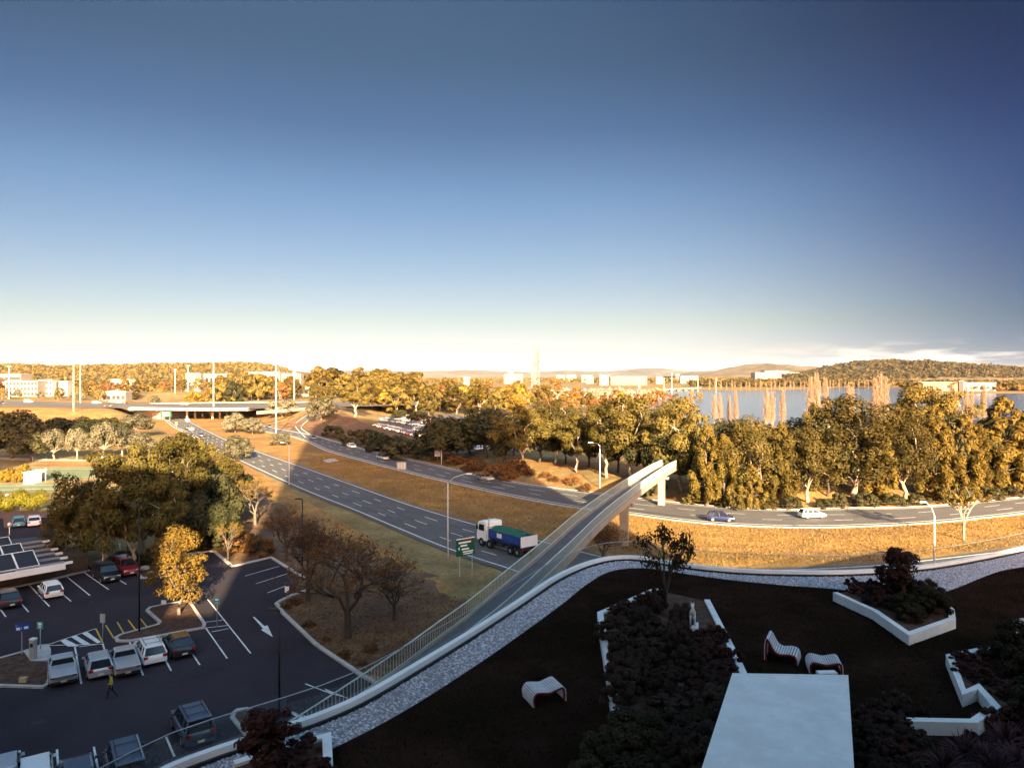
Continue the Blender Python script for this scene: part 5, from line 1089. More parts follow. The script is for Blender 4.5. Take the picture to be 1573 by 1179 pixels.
def car(kind, colour, pos, ang, label, cat='car', group=None, name=None, s=1.0):
    k = KIND[kind]; sh = car_shapes(kind); e = empty(name or {'ute': 'utility_truck', 'van': 'van', 'suv': 'four_wheel_drive'}.get(kind, 'car'), pos, ang, label, cat, group); e.scale = (s, s, s); L, W = k['L'], k['W']; p = M['p_' + colour]
    for nm, m in (('body', p), ('windows', M['carglass']), ('roof', p), ('roof_rack', M['trim']), ('tray_cover', M['trim'] if colour != 'silver' else p)):
        if nm in sh: obj(nm, pmesh(sh[nm], colour if m is p else nm, m), e)
    wm, rm, R_ = sh['_wheel']
    for x in (-L * 0.29, L * 0.31):
        for y in (-1, 1):
            w = obj('wheel', wm, e, (x, y * (W / 2 - 0.085), R_)); obj('rim', rm, w)
    for y in (-1, 1):
        obj('tail_light', pmesh(sh['_tail'], 'tail', M['tail']), e, (-L / 2 + 0.03, y * W * 0.37, k['boot'] - 0.16)); obj('headlight', pmesh(sh['_head'], 'head', M['head']), e, (L / 2 - 0.09, y * W * 0.33, k['belt'] - 0.33)); obj('mirror', pmesh(sh['_mirror'], colour, p), e, (k['f0'] - 0.25, y * (W / 2 + 0.06), k['belt'] + 0.06))
    for x in (-1, 1):
        obj('bumper', pmesh(sh['_bumper'], colour + 'b', p if kind != 'ute' else M['trim']), e, (x * (L / 2 - 0.05), 0, 0.43)); obj('number_plate', pmesh(sh['_plate'], 'plate', M['plate']), e, (x * (L / 2 + 0.03), 0, 0.50))
    return e
def cdir(a, b, z=0.06): A, B = P(*a, z), P(*b, z); return math.atan2(B.y - A.y, B.x - A.x)
def park(kind, colour, px, py, a, b, label, front=False, group=None, s=1.0):
    """rear bumper stands at the pixel, the car points along a -> b; front=True: it is the front bumper, the car points b -> a"""
    ang = cdir(a, b); p = P(px, py, 0.06); L = KIND[kind]['L'] * s; c = p + Vector((math.cos(ang), math.sin(ang), 0)) * L / 2
    return car(kind, colour, c, ang + (math.pi if front else 0), label, 'utility' if kind == 'ute' else ('van' if kind == 'van' else 'car'), group, s=s)
park('ute', 'silver', 98, 1056, (125, 1051), (115, 994), 'silver utility parked in the bay against the planted island')
park('hatch', 'silver', 155, 1045, (170, 1042), (151, 985), 'silver hatchback parked between two silver utilities')
park('ute', 'silver', 197, 1042, (220, 1038), (198, 984), 'silver utility parked beside the white station wagon')
park('wagon', 'white', 239, 1024, (263, 1031), (226, 972), 'white station wagon with roof bars parked in the bay row')
park('sedan', 'black', 284, 1013, (307, 1022), (263, 962), 'black sedan parked at the end of the bay row by the tree island')
park('suv', 'slate', 309, 1150, (325, 1150), (285, 1083), 'dark slate four wheel drive with ribbed roof seen through the glass balustrade')
for kind, col, px, py, lab in (('hatch', 'silver', 6, 1176, 'pale silver hatchback parked next to the white hatchback in the lower row'), ('hatch', 'white', 54, 1178, 'white hatchback parked in the lower row'), ('sedan', 'slate', 116, 1178, 'dark blue grey sedan parked between the white hatchback and the dark van'), ('van', 'slate', 186, 1166, 'dark van parked beside the balustrade end')):
    a, b = (30, 1153), (28, 1200)
    if px > 150: a, b = (200, 1140), (217, 1200)
    elif px > 100: a, b = (144, 1148), (154, 1200)
    park(kind, col, px, py, a, b, lab, True)
park('sedan', 'black', 19, 936, (44, 940), (18, 910), 'black sedan with red tail lights parked by the solar roof building')
park('hatch', 'white', 84, 921, (109, 924), (78, 893), 'boxy white hatchback parked alone by the solar roof building')
park('suv', 'black', 173, 896, (167, 906), (130, 880), 'black four wheel drive facing out beside the maroon one', True)
park('suv', 'red', 203, 886, (194, 898), (160, 876), 'maroon four wheel drive facing out under the dark trees', True)
park('hatch', 'teal', 29, 811, (31, 811), (30, 795), 'turquoise hatchback parked below the yellow hedge')
park('sedan', 'white', 53, 810, (55, 810), (52, 795), 'white sedan parked below the yellow hedge')
def onroad(kind, colour, px, py, E1, E2, lab, rev=False, s=1.0):
    p = G(px, py, 0.11); i = min(range(2, len(E1) - 2), key=lambda j: (E1[j].lerp(E2[j], 0.5) - p).length); t = E1[i + 1] - E1[i - 1]; a = math.atan2(t.y, t.x) + (math.pi if rev else 0)
    return car(kind, colour, p, a, lab, 'car', None, s=s)
onroad('hatch', 'blue', 1107, 801, fA, fB, 'dark blue hatchback driving on the sunlit far carriageway')
onroad('hatch', 'white', 1247, 796, fA, fB, 'white hatchback driving on the sunlit far carriageway')
onroad('sedan', 'silver', 745, 738, fA, fB, 'silver sedan driving on the shaded far carriageway ahead of the lit stretch')
onroad('wagon', 'silver', 588, 706, fA, fB, 'silver station wagon driving on the shaded far carriageway')
onroad('sedan', 'white', 540, 688, fA, fB, 'white sedan driving on the shaded far carriageway')
onroad('hatch', 'slate', 481, 675, fA, fB, 'dark hatchback at the ramp join on the edge of the shadow')
onroad('sedan', 'charcoal', 413, 657, fA, fB, 'dark sedan on the far carriageway near the tall lamp mast')
for px, py, kd, cl_, lb in ((288, 659, 'sedan', 'charcoal', 'dark sedan leaving the overpass shadow on the near carriageway'), (294, 662, 'hatch', 'silver', 'silver hatchback leaving the overpass shadow on the near carriageway'), (309, 671, 'hatch', 'blue', 'dark blue hatchback on the sunlit near carriageway below the overpass'), (265, 641, 'sedan', 'white', 'white sedan under the overpass'), (288, 648, 'wagon', 'white', 'white station wagon just out from under the overpass'), (259, 637, 'suv', 'black', 'black four wheel drive deep under the overpass')):
    onroad(kd, cl_, px, py, nA, nB, lb, True)
for px, cl_, kd, lb, fr in ((45, 'white', 'van', 'white van on the cross road', 0.3), (166, 'charcoal', 'sedan', 'dark sedan on the cross road above the embankment', 0.75), (281, 'silver', 'sedan', 'silver sedan crossing the overpass', 0.3), (150, 'white', 'wagon', 'white station wagon on the far lane of the cross road', 0.2), (3, 'black', 'sedan', 'black sedan on the cross road beyond the dark trees', 0.6)):
    X = None; l = between(cA, cB, fr); p = min(l, key=lambda q: abs(786.5 + q.x / q.y * FPX - px)); car(kd, cl_, Vector((p.x, p.y, zc + 0.13)), 0.05, lb, 'car')
# tipper truck
rd = between(nA, nB, 0.42); tp = P(815, 856, 0.1); i = min(range(2, 138), key=lambda j: (rd[j] - tp).length); tv = rd[i - 1] - rd[i + 1]; ta = math.atan2(tv.y, tv.x); cen = tp + Vector((math.cos(ta), math.sin(ta), 0)) * 4.3 * 1.12
tr = empty('tipper_truck', cen, ta, 'tipper truck with white cab, blue tray and green tarpaulin on the near carriageway', 'truck'); tr.scale = (1.12, 1.12, 1.12)
cb = MB(); prof = [(2.35, 0.75), (4.15, 0.75), (4.22, 1.3), (4.15, 1.75), (3.95, 2.75), (3.8, 2.9), (2.5, 2.95), (2.35, 2.85)]
cb.add([(x, -1.15, z) for x, z in prof] + [(x, 1.15, z) for x, z in prof], [tuple(range(7, -1, -1)), tuple(range(8, 16))] + [(k, (k + 1) % 8, 8 + (k + 1) % 8, 8 + k) for k in range(8)]); cab = cb.build('cab', M['white'], tr)
MB().add([(4.19, -0.98, 1.85), (4.19, 0.98, 1.85), (4.00, 0.92, 2.65), (4.00, -0.92, 2.65)], [(0, 1, 2, 3)]).build('windscreen', M['carglass'], cab)
for s in (-1, 1):
    MB().add([(2.75, s * 1.156, 1.85), (3.85, s * 1.156, 1.85), (3.72, s * 1.156, 2.6), (2.75, s * 1.156, 2.6)], [(0, 1, 2, 3)]).build('side_window', M['carglass'], cab)
    MB().box(4.22, s * 0.85, 1.1, 0.06, 0.32, 0.2).build('headlight', M['head'], cab); MB().box(3.9, s * 1.36, 2.2, 0.1, 0.22, 0.5).build('mirror', M['trim'], cab)
MB().box(2.44, 0, 2.32, 0.22, 2.1, 0.05).build('rear_window_strip', M['carglass'], cab)
MB().box(0, 0, 0.82, 8.0, 0.9, 0.28).build('chassis', M['trim'], tr)
MB().tube([(2.15, 0.9, 1.0), (2.15, 0.9, 3.3), (2.05, 0.9, 3.5)], 0.07, 8).build('exhaust_stack', M['steel'], tr)
ty = MB(); pr = [(-1.18, 2.25), (-1.20, 1.45), (-0.95, 1.05), (0.95, 1.05), (1.20, 1.45), (1.18, 2.25)]
V = [(x, y, z) for x in (-4.0, 1.85) for y, z in pr]; ty.add(V, [(k, k + 1, 6 + k + 1, 6 + k) for k in range(5)] + [(0, 1, 2, 3, 4, 5), (11, 10, 9, 8, 7, 6), (0, 6, 11, 5)]); tray = ty.build('tray', M['p_truckblue'], tr)
for k in range(7):
    for s in (-1, 1): MB().box(-3.7 + k * 0.88, s * 1.22, 1.85, 0.10, 0.07, 0.8).build('tray_rib', M['p_truckblue'], tray)
MB().box(-0.3, -1.262, 1.85, 0.9, 0.012, 0.5).build('name_board', M['white'], tray); MB().box(-0.3, 1.262, 1.85, 0.9, 0.012, 0.5).build('name_board', M['white'], tray)
MB().box(-4.06, 0, 1.75, 0.08, 2.36, 1.15).build('tailgate', M['white'], tr)
M['tarp'] = mat('green_tarpaulin', (0.018, 0.10, 0.062), 0.7, 0.35, 1.5, 0.7, 3); rs = np.random.RandomState(2)
V = []; nxq, nyq = 16, 6
for a in range(nxq):
    for b in range(nyq): V.append((-3.95 + 5.75 * a / (nxq - 1), -1.22 + 2.44 * b / (nyq - 1), 2.28 + (0.22 * math.sin(math.pi * b / (nyq - 1)) + 0.05 * rs.normal()) * (1 if 0 < b < nyq - 1 else 0.2)))
MB().add(V, [(a * nyq + b, a * nyq + b + 1, (a + 1) * nyq + b + 1, (a + 1) * nyq + b) for a in range(nxq - 1) for b in range(nyq - 1)]).build('tarpaulin', M['tarp'], tr, True)
twh = MB().lathe([(0.34, -0.14), (0.49, -0.14), (0.52, -0.09), (0.52, 0.09), (0.49, 0.14), (0.34, 0.14)], 16, (0, 0, 0), 0, 'y').mesh('wheel', M['tyre']); trm = MB().lathe([(0.1, -0.15), (0.31, -0.13), (0.33, 0.0), (0.31, 0.13), (0.1, 0.15)], 12, (0, 0, 0), 0, 'y').mesh('rim', M['rim'])
for x in (3.3, 1.75, -2.1, -3.35):
    for y in (-1, 1): w = obj('wheel', twh, tr, (x, y * 1.02, 0.52)); obj('rim', trm, w)
for s in (-1, 1): MB().box(-4.12, s * 0.8, 0.95, 0.06, 0.4, 0.16).build('tail_light', M['tail'], tr); MB().box(-3.9, s * 1.0, 0.7, 0.04, 0.5, 0.6).build('mud_flap', M['trim'], tr)
# far commuter car park: every car a thing, too small to show parts
LOTM = {}
def lotcar(kind, colour):
    if (kind, colour) not in LOTM:
        k = KIND[kind]; sh = car_shapes(kind); mb = MB(); mats = [M['p_' + colour], M['carglass'], M['tyre']]
        def inc(me, mi, o=(0, 0, 0)): mb.add([(v.co.x + o[0], v.co.y + o[1], v.co.z + o[2]) for v in me.vertices], [tuple(p.vertices) for p in me.polygons], mi)
        inc(sh['body'], 0); inc(sh['windows'], 1); inc(sh['roof'], 0)
        for x in (-k['L'] * 0.29, k['L'] * 0.31):
            for y in (-1, 1): inc(sh['_wheel'][0], 2, (x, y * (k['W'] / 2 - 0.085), sh['_wheel'][2]))
        LOTM[(kind, colour)] = mb.mesh('lot_car', mats)
    return LOTM[(kind, colour)]
rl = random.Random(4); LC = ['white', 'white', 'silver', 'silver', 'charcoal', 'grey', 'gold', 'slate', 'red']
def lotrow(a, b, n, z=0.07):
    A, B = P(*a, z), P(*b, z); d = math.atan2(B.y - A.y, B.x - A.x) + math.pi / 2
    for i in range(n):
        if rl.random() < 0.1: continue
        p = A.lerp(B, (i + 0.5) / n); kd = rl.choice(['sedan', 'hatch', 'wagon', 'suv']); cl_ = rl.choice(LC); o = obj('parked_car', lotcar(kd, cl_), None, (p.x, p.y, z), d + rl.choice((0, math.pi)) + rl.uniform(-0.04, 0.04))
        tag(o, '%s %s parked in the commuter car park beyond the dark bushes' % ({'gold': 'pale gold', 'charcoal': 'dark grey', 'slate': 'dark blue grey', 'red': 'dark red'}.get(cl_, cl_), {'suv': 'four wheel drive', 'wagon': 'station wagon', 'hatch': 'hatchback'}.get(kd, kd)), 'car', 'commuter car park ' + cl_ + ' ' + kd)
lotrow((578, 654), (645, 671), 16); lotrow((590, 646), (650, 655), 15); lotrow((597, 642.5), (655, 650.5), 15); lotrow((606, 640), (668, 646), 14); lotrow((636, 660), (660, 665), 5)
lotrow((684, 679), (716, 687), 7); lotrow((722, 688), (775, 701), 9); lotrow((690, 662), (735, 670), 8); lotrow((770, 692), (800, 698), 4); lotrow((700, 648), (760, 656), 10)
for px, py, cl_, kd in ((772, 691, 'white', 'van'), (765, 694, 'silver', 'suv')):
    tag(obj('parked_car', lotcar(kd, cl_), None, P(px, py, 0.07), 0.6), 'larger %s parked at the sunlit end of the commuter car park' % ('white van' if kd == 'van' else 'silver four wheel drive'), 'car')
tag(obj('parked_car', lotcar('sedan', 'scarlet'), None, P(588, 644.5, 0.07), 0.2), 'bright red sedan parked at the corner of the commuter car park', 'car')

# ================================================================ lamps, poles, signs
def pole(name, base, h, r0, r1, m, label, cat='lamp post', group=None, n=8):
    e = empty(name, base, 0, label, cat, group); MB().tube([(0, 0, -0.2), (0, 0, h)], [r0, r1], n).build('pole', m, e, True); return e
def mast(px, py, top, label, base_z=None, group=None):
    g = G(px, py); h = CAMH - (top - HOR) / FPX * g.y - g.z; e = pole('light_mast', g, h, 0.30, 0.16, M['polewhite'], label, 'light mast', group); 
    hd = MB().tube([(0.9 * math.cos(a * math.pi / 3), 0.9 * math.sin(a * math.pi / 3), h) for a in range(7)], 0.10, 5).build('lamp_ring', M['polewhite'], e)
    lm = MB().box(0, 0, 0, 0.7, 0.4, 0.3).mesh('lamp_head', M['polegrey'])
    for k in range(6): obj('lamp_head', lm, e, (1.0 * math.cos(k * 1.047), 1.0 * math.sin(k * 1.047), h - 0.25), k * 1.047)
for px, py, top, lb in ((424, 667, 551, 'tallest white light mast beside the silver bush at the ramp join'), (328, 641, 552, 'tall white light mast beside the overpass pier'), (113, 632, 555, 'tall white light mast on the grass embankment'), (123.5, 619, 558, 'tall white light mast on the cross road behind the embankment'), (289, 620, 561, 'white light mast behind the overpass deck'), (269, 604, 567, 'shorter white light mast among the orange trees'), (14, 613, 562, 'white light mast before the white apartment building'),
                        (452, 614, 571, 'white light mast behind the ramp'), (528, 600, 570, 'white light mast above the wooded park'), (645, 594, 570, 'white light mast rising from the park treetops'), (1032, 604, 573, 'white light mast at the start of the lake bridge')):
    mast(px, py, top, lb)
def armlamp(px, py, top, tx, ty, label, m='polegrey'):
    g = G(px, py); h = CAMH - (top - HOR) / FPX * g.y - g.z; e = pole('street_lamp', g, h, 0.11, 0.07, M[m], label)
    t = AT(tx, ty, g.y) - g; MB().tube([(0, 0, h - 0.02), (t.x * 0.35, t.y * 0.35, h + (t.z - h) * 0.6), (t.x, t.y, t.z)], [0.06, 0.05, 0.04], 6).build('arm', M[m], e, True)
    s = 1 if t.x > 0 else -1; MB().box(t.x + s * 0.35, t.y, t.z - 0.02, 0.8, 0.3, 0.16, top=0.7).build('lamp_head', M['polewhite'], e)
armlamp(688, 858, 741, 716, 727, 'grey curved arm street lamp on the shaded verge beside the truck')
armlamp(921.5, 752, 684, 909, 679, 'grey street lamp on the lit bank beside the footbridge', 'polewhite')
armlamp(1435.5, 873, 792, 1422, 770, 'pale street lamp on the lit verge behind the angular planter', 'polewhite')
armlamp(444, 745, 684, 436, 679, 'thin street lamp on the median near the shadow edge')
armlamp(678, 714, 662, 688, 657, 'grey street lamp before the dark trees of the commuter car park')
def boxlamp(px, py, top, hx, label):
    g = G(px, py); h = CAMH - (top - HOR) / FPX * g.y - g.z; e = pole('car_park_lamp', g, h, 0.085, 0.065, M['black'], label); MB().box(hx * 0.42, 0, h + 0.02, 0.75, 0.34, 0.14, top=0.8).build('lamp_head', M['black'], e); MB().box(hx * 0.42, 0, h - 0.062, 0.5, 0.24, 0.02).build('lens', M['lampglass'], e)
boxlamp(429, 1104, 936, -1, 'tall black car park lamp standing by the lower island and the footbridge')
boxlamp(214, 972, 776, -1, 'tall black car park lamp on the tree island')
boxlamp(464.5, 892, 766, -1, 'black lamp post behind the brown autumn trees')
boxlamp(196, 880, 778, 1, 'black lamp post among the shaded eucalypts')
def globe(px, py, top, label):
    g = G(px, py); h = CAMH - (top - HOR) / FPX * g.y - g.z; e = pole('globe_lamp', g, h, 0.06, 0.05, M['polewhite'], label); MB().lathe([(0.02, -0.3), (0.2, -0.22), (0.3, 0), (0.2, 0.22), (0.02, 0.3)], 12, (0, 0, h + 0.25)).build('globe', M['lampglass'], e, True)
globe(10.5, 783, 763, 'white globe lamp in front of the yellow hedge'); globe(14.5, 822, 808, 'white globe lamp on the brick path by the turquoise car'); globe(70, 740, 723, 'white globe lamp beside the tennis court'); globe(157, 716, 704, 'white globe lamp at the end of the path bank'); globe(303, 748, 737, 'white globe lamp beside the service lane')
M['signgreen'] = mat('sign_green', (0.006, 0.075, 0.040), 0.4, 0.1, 3); M['signteal'] = mat('sign_teal', (0.05, 0.30, 0.30), 0.4, 0.1, 3); M['signblue'] = mat('sign_blue', (0.01, 0.06, 0.30), 0.4, 0.1, 3); M['signback'] = mat('sign_back', (0.40, 0.41, 0.42), 0.5, 0.1, 3, metal=0.3)
def sign(px, py, top, w, h, m, label, marks=(), ang=0.0, face=None):
    g = G(px, py, 0.05); H = CAMH - (top - HOR) / FPX * g.y - g.z; e = empty('sign', g, ang, label, 'sign'); MB().tube([(0, 0, -0.2), (0, 0, H - 0.05)], 0.035, 6).build('post', M['steel'], e, True)
    b = MB().box(0, -0.05, H - h / 2, w, 0.03, h).build('panel', M[m], e)
    for x, z, mw, mh, mm in marks: MB().box(x * w, -0.071, H - h / 2 + z * h, mw * w, 0.008, mh * h).build('marking', M[mm], b)
    return e
sign(184.5, 858, 833, 0.5, 0.55, 'signteal', 'small teal parking sign before the black and maroon cars', ((0, 0.2, 0.6, 0.3, 'white'), (0, -0.2, 0.4, 0.2, 'white')))
sign(327, 840, 816, 0.5, 0.55, 'signteal', 'small teal parking sign at the bushes behind the car park', ((0, 0.2, 0.6, 0.3, 'white'), (0, -0.2, 0.4, 0.2, 'white')))
sign(333.5, 963, 917, 0.5, 0.6, 'signteal', 'small teal parking sign standing on the painted bars', ((0, 0.2, 0.6, 0.3, 'white'), (0, -0.25, 0.5, 0.12, 'white')))
sign(62, 1000, 954, 0.5, 0.6, 'signteal', 'small teal parking sign on the concrete pad', ((0, 0.2, 0.6, 0.35, 'white'), (0, -0.2, 0.4, 0.25, 'white')))
sign(158, 984, 942, 0.42, 0.75, 'signback', 'grey back of a sign at the yellow painted lines', ())
sign(252, 930, 921, 0.5, 0.75, 'white', 'plain white sign at the tree island kerb', ())
sign(441, 920, 900, 0.42, 0.6, 'white', 'small white sign at the corner of the leaf bed', ())
sign(672, 708, 692, 1.5, 1.5, 'signback', 'square grey back of a road sign before the dark bushes', ())
e = sign(617, 722, 709.5, 2.2, 1.7, 'bgrey', 'wide grey road sign back with pale bars on the median edge', ((-0.3, 0, 0.05, 0.9, 'signback'), (0, 0, 0.05, 0.9, 'signback'), (0.3, 0, 0.05, 0.9, 'signback')))
sign(271, 657, 648, 0.9, 1.2, 'yellow', 'yellow marker sign at the underpass verge', ())
g = P(255, 645); e = empty('road_sign', g, 0, 'green direction sign at the mouth of the overpass', 'sign'); b = MB().box(0, 0, 3.0, 5.5, 0.15, 2.8).build('panel', M['signgreen'], e); 
for x in (-1.8, 1.8): MB().tube([(x, 0.15, -0.1), (x, 0.15, 4.2)], 0.08, 6).build('post', M['steel'], e)
for z in (3.6, 2.5): MB().box(0, -0.09, z, 3.6, 0.02, 0.35).build('marking', M['white'], b)
# the big green sign beside the truck: it leans with the road, white lettering bars and a red route line
g = G(715, 884); e = empty('road_sign', g, R(38), 'tall green direction sign with white lines of lettering in front of the truck', 'sign'); bz = CAMH - (826 - HOR) / FPX * g.y
for x in (-0.75, 0.95): MB().tube([(x, 0.06, -0.2), (x, 0.06, bz + 0.1)], 0.05, 6).build('post', M['steel'], e)
b = MB().box(0, -0.02, bz - 0.95, 2.5, 0.06, 1.95).build('panel', M['signgreen'], e)
MB().box(0, -0.056, bz - 0.02, 2.5, 0.01, 0.10).build('border', M['white'], b)
for x, z, w, h, mm in ((0.1, 0.36, 0.72, 0.05, 'tail'), (-0.05, 0.26, 0.66, 0.085, 'white'), (-0.1, 0.08, 0.36, 0.085, 'white'), (-0.02, -0.12, 0.40, 0.085, 'white'), (0.12, -0.28, 0.56, 0.07, 'white'), (0.12, -0.40, 0.50, 0.06, 'white'), (-0.36, -0.06, 0.05, 0.14, 'white')):
    MB().box(x * 2.5, -0.058, bz - 0.95 + z * 1.95, w * 2.5, 0.012, h * 1.95).build('lettering', M[mm], b)
# ticket machine and the blue three sided parking sign on the pad
g = P(51, 1012, 0.2); e = empty('ticket_machine', g, R(-8), 'tall pale metal parking ticket machine on the concrete pad', 'ticket machine'); MB().box(0, 0, 0.78, 0.42, 0.34, 1.56).build('cabinet', M['steel'], e); MB().box(0, 0, 1.61, 0.46, 0.38, 0.10, top=0.9).build('cap', M['polewhite'], e); MB().box(0, -0.178, 1.15, 0.26, 0.012, 0.3).build('screen', M['pane'], e)
g = P(33.5, 1004, 0.15); e = empty('parking_sign', g, 0, 'blue three sided parking sign with white lettering on a post', 'sign'); MB().tube([(0, 0, -0.15), (0, 0, 2.3)], 0.035, 6).build('post', M['steel'], e)
for a in (R(-35), R(35), R(180)):
    b = MB().box(0, 0, 0, 1.0, 0.03, 0.42).build('panel', M['signblue'], e); b.location = (math.sin(a) * 0.30 if abs(a) < 3 else 0, -0.22 * math.cos(a), 2.15); b.rotation_euler = (0, 0, a)
    if abs(a) < 3:
        for x, w in ((-0.22, 0.36), (0.24, 0.30)): MB().box(x, -0.02, 0, w, 0.01, 0.2).build('lettering', M['white'], b)
g = P(36, 1047, 0.2); tag(MB().box(0, 0, 0.18, 0.5, 0.35, 0.32, 0.2).build('carton', mat('cardboard', (0.42, 0.30, 0.16), 0.9, 0.1, 2)), 'small tan carton lying in the planted island', 'carton').location = g
for px, py, s in ((222, 874, 0.8), (232, 880, 0.5)):
    rs = np.random.RandomState(px); o = MB().lathe([(0.2, -0.1), (0.62, 0.05), (0.7, 0.3), (0.45, 0.55), (0.1, 0.66)], 9).build('boulder', M['conc']); tag(o, 'pale boulder under the eucalypts at the island kerb, ' + ('larger' if s > 0.6 else 'smaller') + ' of two', 'boulder'); o.location = P(px, py, 0.15); o.scale = (s, s * 1.2, s * 0.8)

# ================================================================ the person crossing the car park
def person(px, py, ang):
    g = P(px, py, 0.065); me = bpy.data.meshes.new('sk')
    J = [((0, 0, 0.98), 0.135), ((0, 0, 1.16), 0.13), ((0.02, 0, 1.38), 0.16), ((0.03, 0, 1.50), 0.065), ((0.05, 0, 1.56), 0.07), ((0.07, 0, 1.66), 0.105), ((0.07, 0, 1.74), 0.085),
         ((0, 0.10, 0.93), 0.10), ((0.18, 0.10, 0.52), 0.068), ((0.22, 0.10, 0.10), 0.045), ((0.36, 0.11, 0.04), 0.04),
         ((0, -0.10, 0.93), 0.10), ((-0.06, -0.10, 0.52), 0.068), ((-0.36, -0.10, 0.16), 0.045), ((-0.26, -0.11, 0.05), 0.04),
         ((0.02, 0.20, 1.42), 0.075), ((-0.10, 0.25, 1.16), 0.05), ((-0.06, 0.25, 0.92), 0.038), ((-0.03, 0.25, 0.84), 0.035),
         ((0.02, -0.20, 1.42), 0.075), ((0.06, -0.25, 1.15), 0.05), ((0.20, -0.24, 0.95), 0.038), ((0.24, -0.24, 0.88), 0.035)]
    E = [(0, 1), (1, 2), (2, 3), (3, 4), (4, 5), (5, 6), (0, 7), (7, 8), (8, 9), (9, 10), (0, 11), (11, 12), (12, 13), (13, 14), (2, 15), (15, 16), (16, 17), (17, 18), (2, 19), (19, 20), (20, 21), (21, 22)]
    me.from_pydata([j[0] for j in J], E, []); o = bpy.data.objects.new('sk', me); COL.objects.link(o); md = o.modifiers.new('skin', 'SKIN')
    for i, j in enumerate(J): me.skin_vertices[0].data[i].radius = (j[1], j[1])
    me.skin_vertices[0].data[0].use_root = True; sb = o.modifiers.new('s', 'SUBSURF'); sb.levels = 2
    dgr = bpy.context.evaluated_depsgraph_get(); m2 = bpy.data.meshes.new_from_object(o.evaluated_get(dgr)); bpy.data.objects.remove(o)
    m2.materials.clear()
    for m in (mat('dark_trousers', (0.018, 0.018, 0.024), 0.9), mat('yellow_vest', (0.40, 0.38, 0.03), 0.8, 0.1), mat('skin', (0.36, 0.22, 0.16), 0.6), mat('dark_hair', (0.02, 0.014, 0.01), 0.8)): m2.materials.append(m)
    for p in m2.polygons:
        z = p.center.z; x = p.center.x; y = abs(p.center.y)
        p.material_index = 0 if z < 1.0 and y < 0.19 or z < 0.7 else (1 if z < 1.49 and (z > 1.1 or y < 0.19) else (3 if (z > 1.72 or (z > 1.58 and x < 0.05)) else 2)); p.use_smooth = True
    e = empty('person', g, ang, 'person in a yellow top and dark trousers walking behind the silver utility', 'person'); obj('body', m2, e)
person(171, 1072, R(200))

# ================================================================ building with solar panels by the car park
zr = 2.4; fp = [P(100, 866, zr), P(-70, 896, zr), P(-70, 836, zr), P(56, 824, zr)]; bc = fp[0].lerp(fp[2], 0.5); bc.z = 0
sb = empty('pavilion', bc, 0, 'low dark roofed building with white fascia and tilted panels beside the parked black sedan', 'building'); fpl = [(p.x - bc.x, p.y - bc.y) for p in fp]
ins = [(x * 0.9, y * 0.9 + (2.2 if y > 0 else 5.2)) for x, y in fpl]; MB().prism(ins, 0, zr - 0.35).build('wall', M['darkbark'], sb)
M['roofdark'] = mat('dark_roof', (0.035, 0.04, 0.055), 0.6, 0.2, 1.5); rf_ = MB().prism(fpl, zr - 0.345, zr).build('roof', M['roofdark'], sb)
MB().wall([fpl[0], fpl[1]], 0.32, zr - 0.5, zr + 0.12).build('fascia', M['white'], sb)
dv = Vector((fpl[1][0] - fpl[0][0], fpl[1][1] - fpl[0][1])).normalized(); bv = Vector((fpl[3][0] - fpl[0][0], fpl[3][1] - fpl[0][1])); bl_ = bv.length; bv.normalize()
M['solar'] = mat('solar_panel', (0.022, 0.022, 0.026), 0.3, 0.2, 2)
for r in range(3):
    for c in range(6):
        o = Vector(fpl[0]) + bv * (2.0 + r * (bl_ - 3) / 3.0) + dv * (3.3 + r * 0.5 + c * 1.95); a = math.atan2(-dv.y, -dv.x)
        q = MB().box(0, 0, 0, 1.82, 2.5, 0.06).build('solar_panel', M['solar'], sb); q.location = (o.x, o.y, zr + 0.75); q.rotation_euler = (R(28), 0, a)
        f = MB()
        for x, y, sx, sy in ((-0.93, 0, 0.07, 2.64), (0.93, 0, 0.07, 2.64), (0, 1.28, 1.79, 0.07), (0, -1.28, 1.79, 0.07)): f.box(x, y, 0.02, sx, sy, 0.10)
        f.build('panel_frame', M['white'], q)['kind'] = 'stuff'
for k in range(6):
    o = Vector(fpl[0]) + bv * (0.5 + k * (bl_ - 1) / 6.2); MB().box(o.x - dv.x * 0.25, o.y - dv.y * 0.25, zr - 0.02, 1.1, 0.22, 0.25, math.atan2(dv.y, dv.x)).build('beam_end', M['white'], sb)
    MB().box(o.x + dv.x * 2.2, o.y + dv.y * 2.2, zr + 0.12, 4.4, 0.35, 0.22, math.atan2(dv.y, dv.x)).build('roof_rib', M['bgrey'], sb)

# hedge, yellow shrubs, shed, court fence
def hedge(name, pxs, y0, y1, hh, lm, label, n, size=0.16, base_d=1.6):
    a, b = P(pxs[0], y1), P(pxs[1], y1); rs = np.random.RandomState(n); cl = []; L = (b - a).length
    for i in range(int(L / 1.3)): p = a.lerp(b, (i + rs.rand()) / (L / 1.3)); r = 1.0 + 0.5 * rs.rand(); cl.append((p.x - a.x, p.y - a.y + rs.normal() * 0.5, hh * (0.3 + 0.45 * rs.rand()), r, base_d * 0.7, hh * 0.34))
    V = leaves(cl, n, size, rs); e = empty(name, a, 0, label, 'hedge'); obj('foliage', np_mesh('foliage', V, quads(V), M[lm]), e); mb = MB()
    for i in range(int(L / 2.2)): p = a.lerp(b, (i + 0.5) / (L / 2.2)); mb.tube([(p.x - a.x, p.y - a.y, -0.1), (p.x - a.x, p.y - a.y, hh * 0.5)], 0.06, 5)
    mb.build('stem', M['bark'], e)['kind'] = 'stuff'
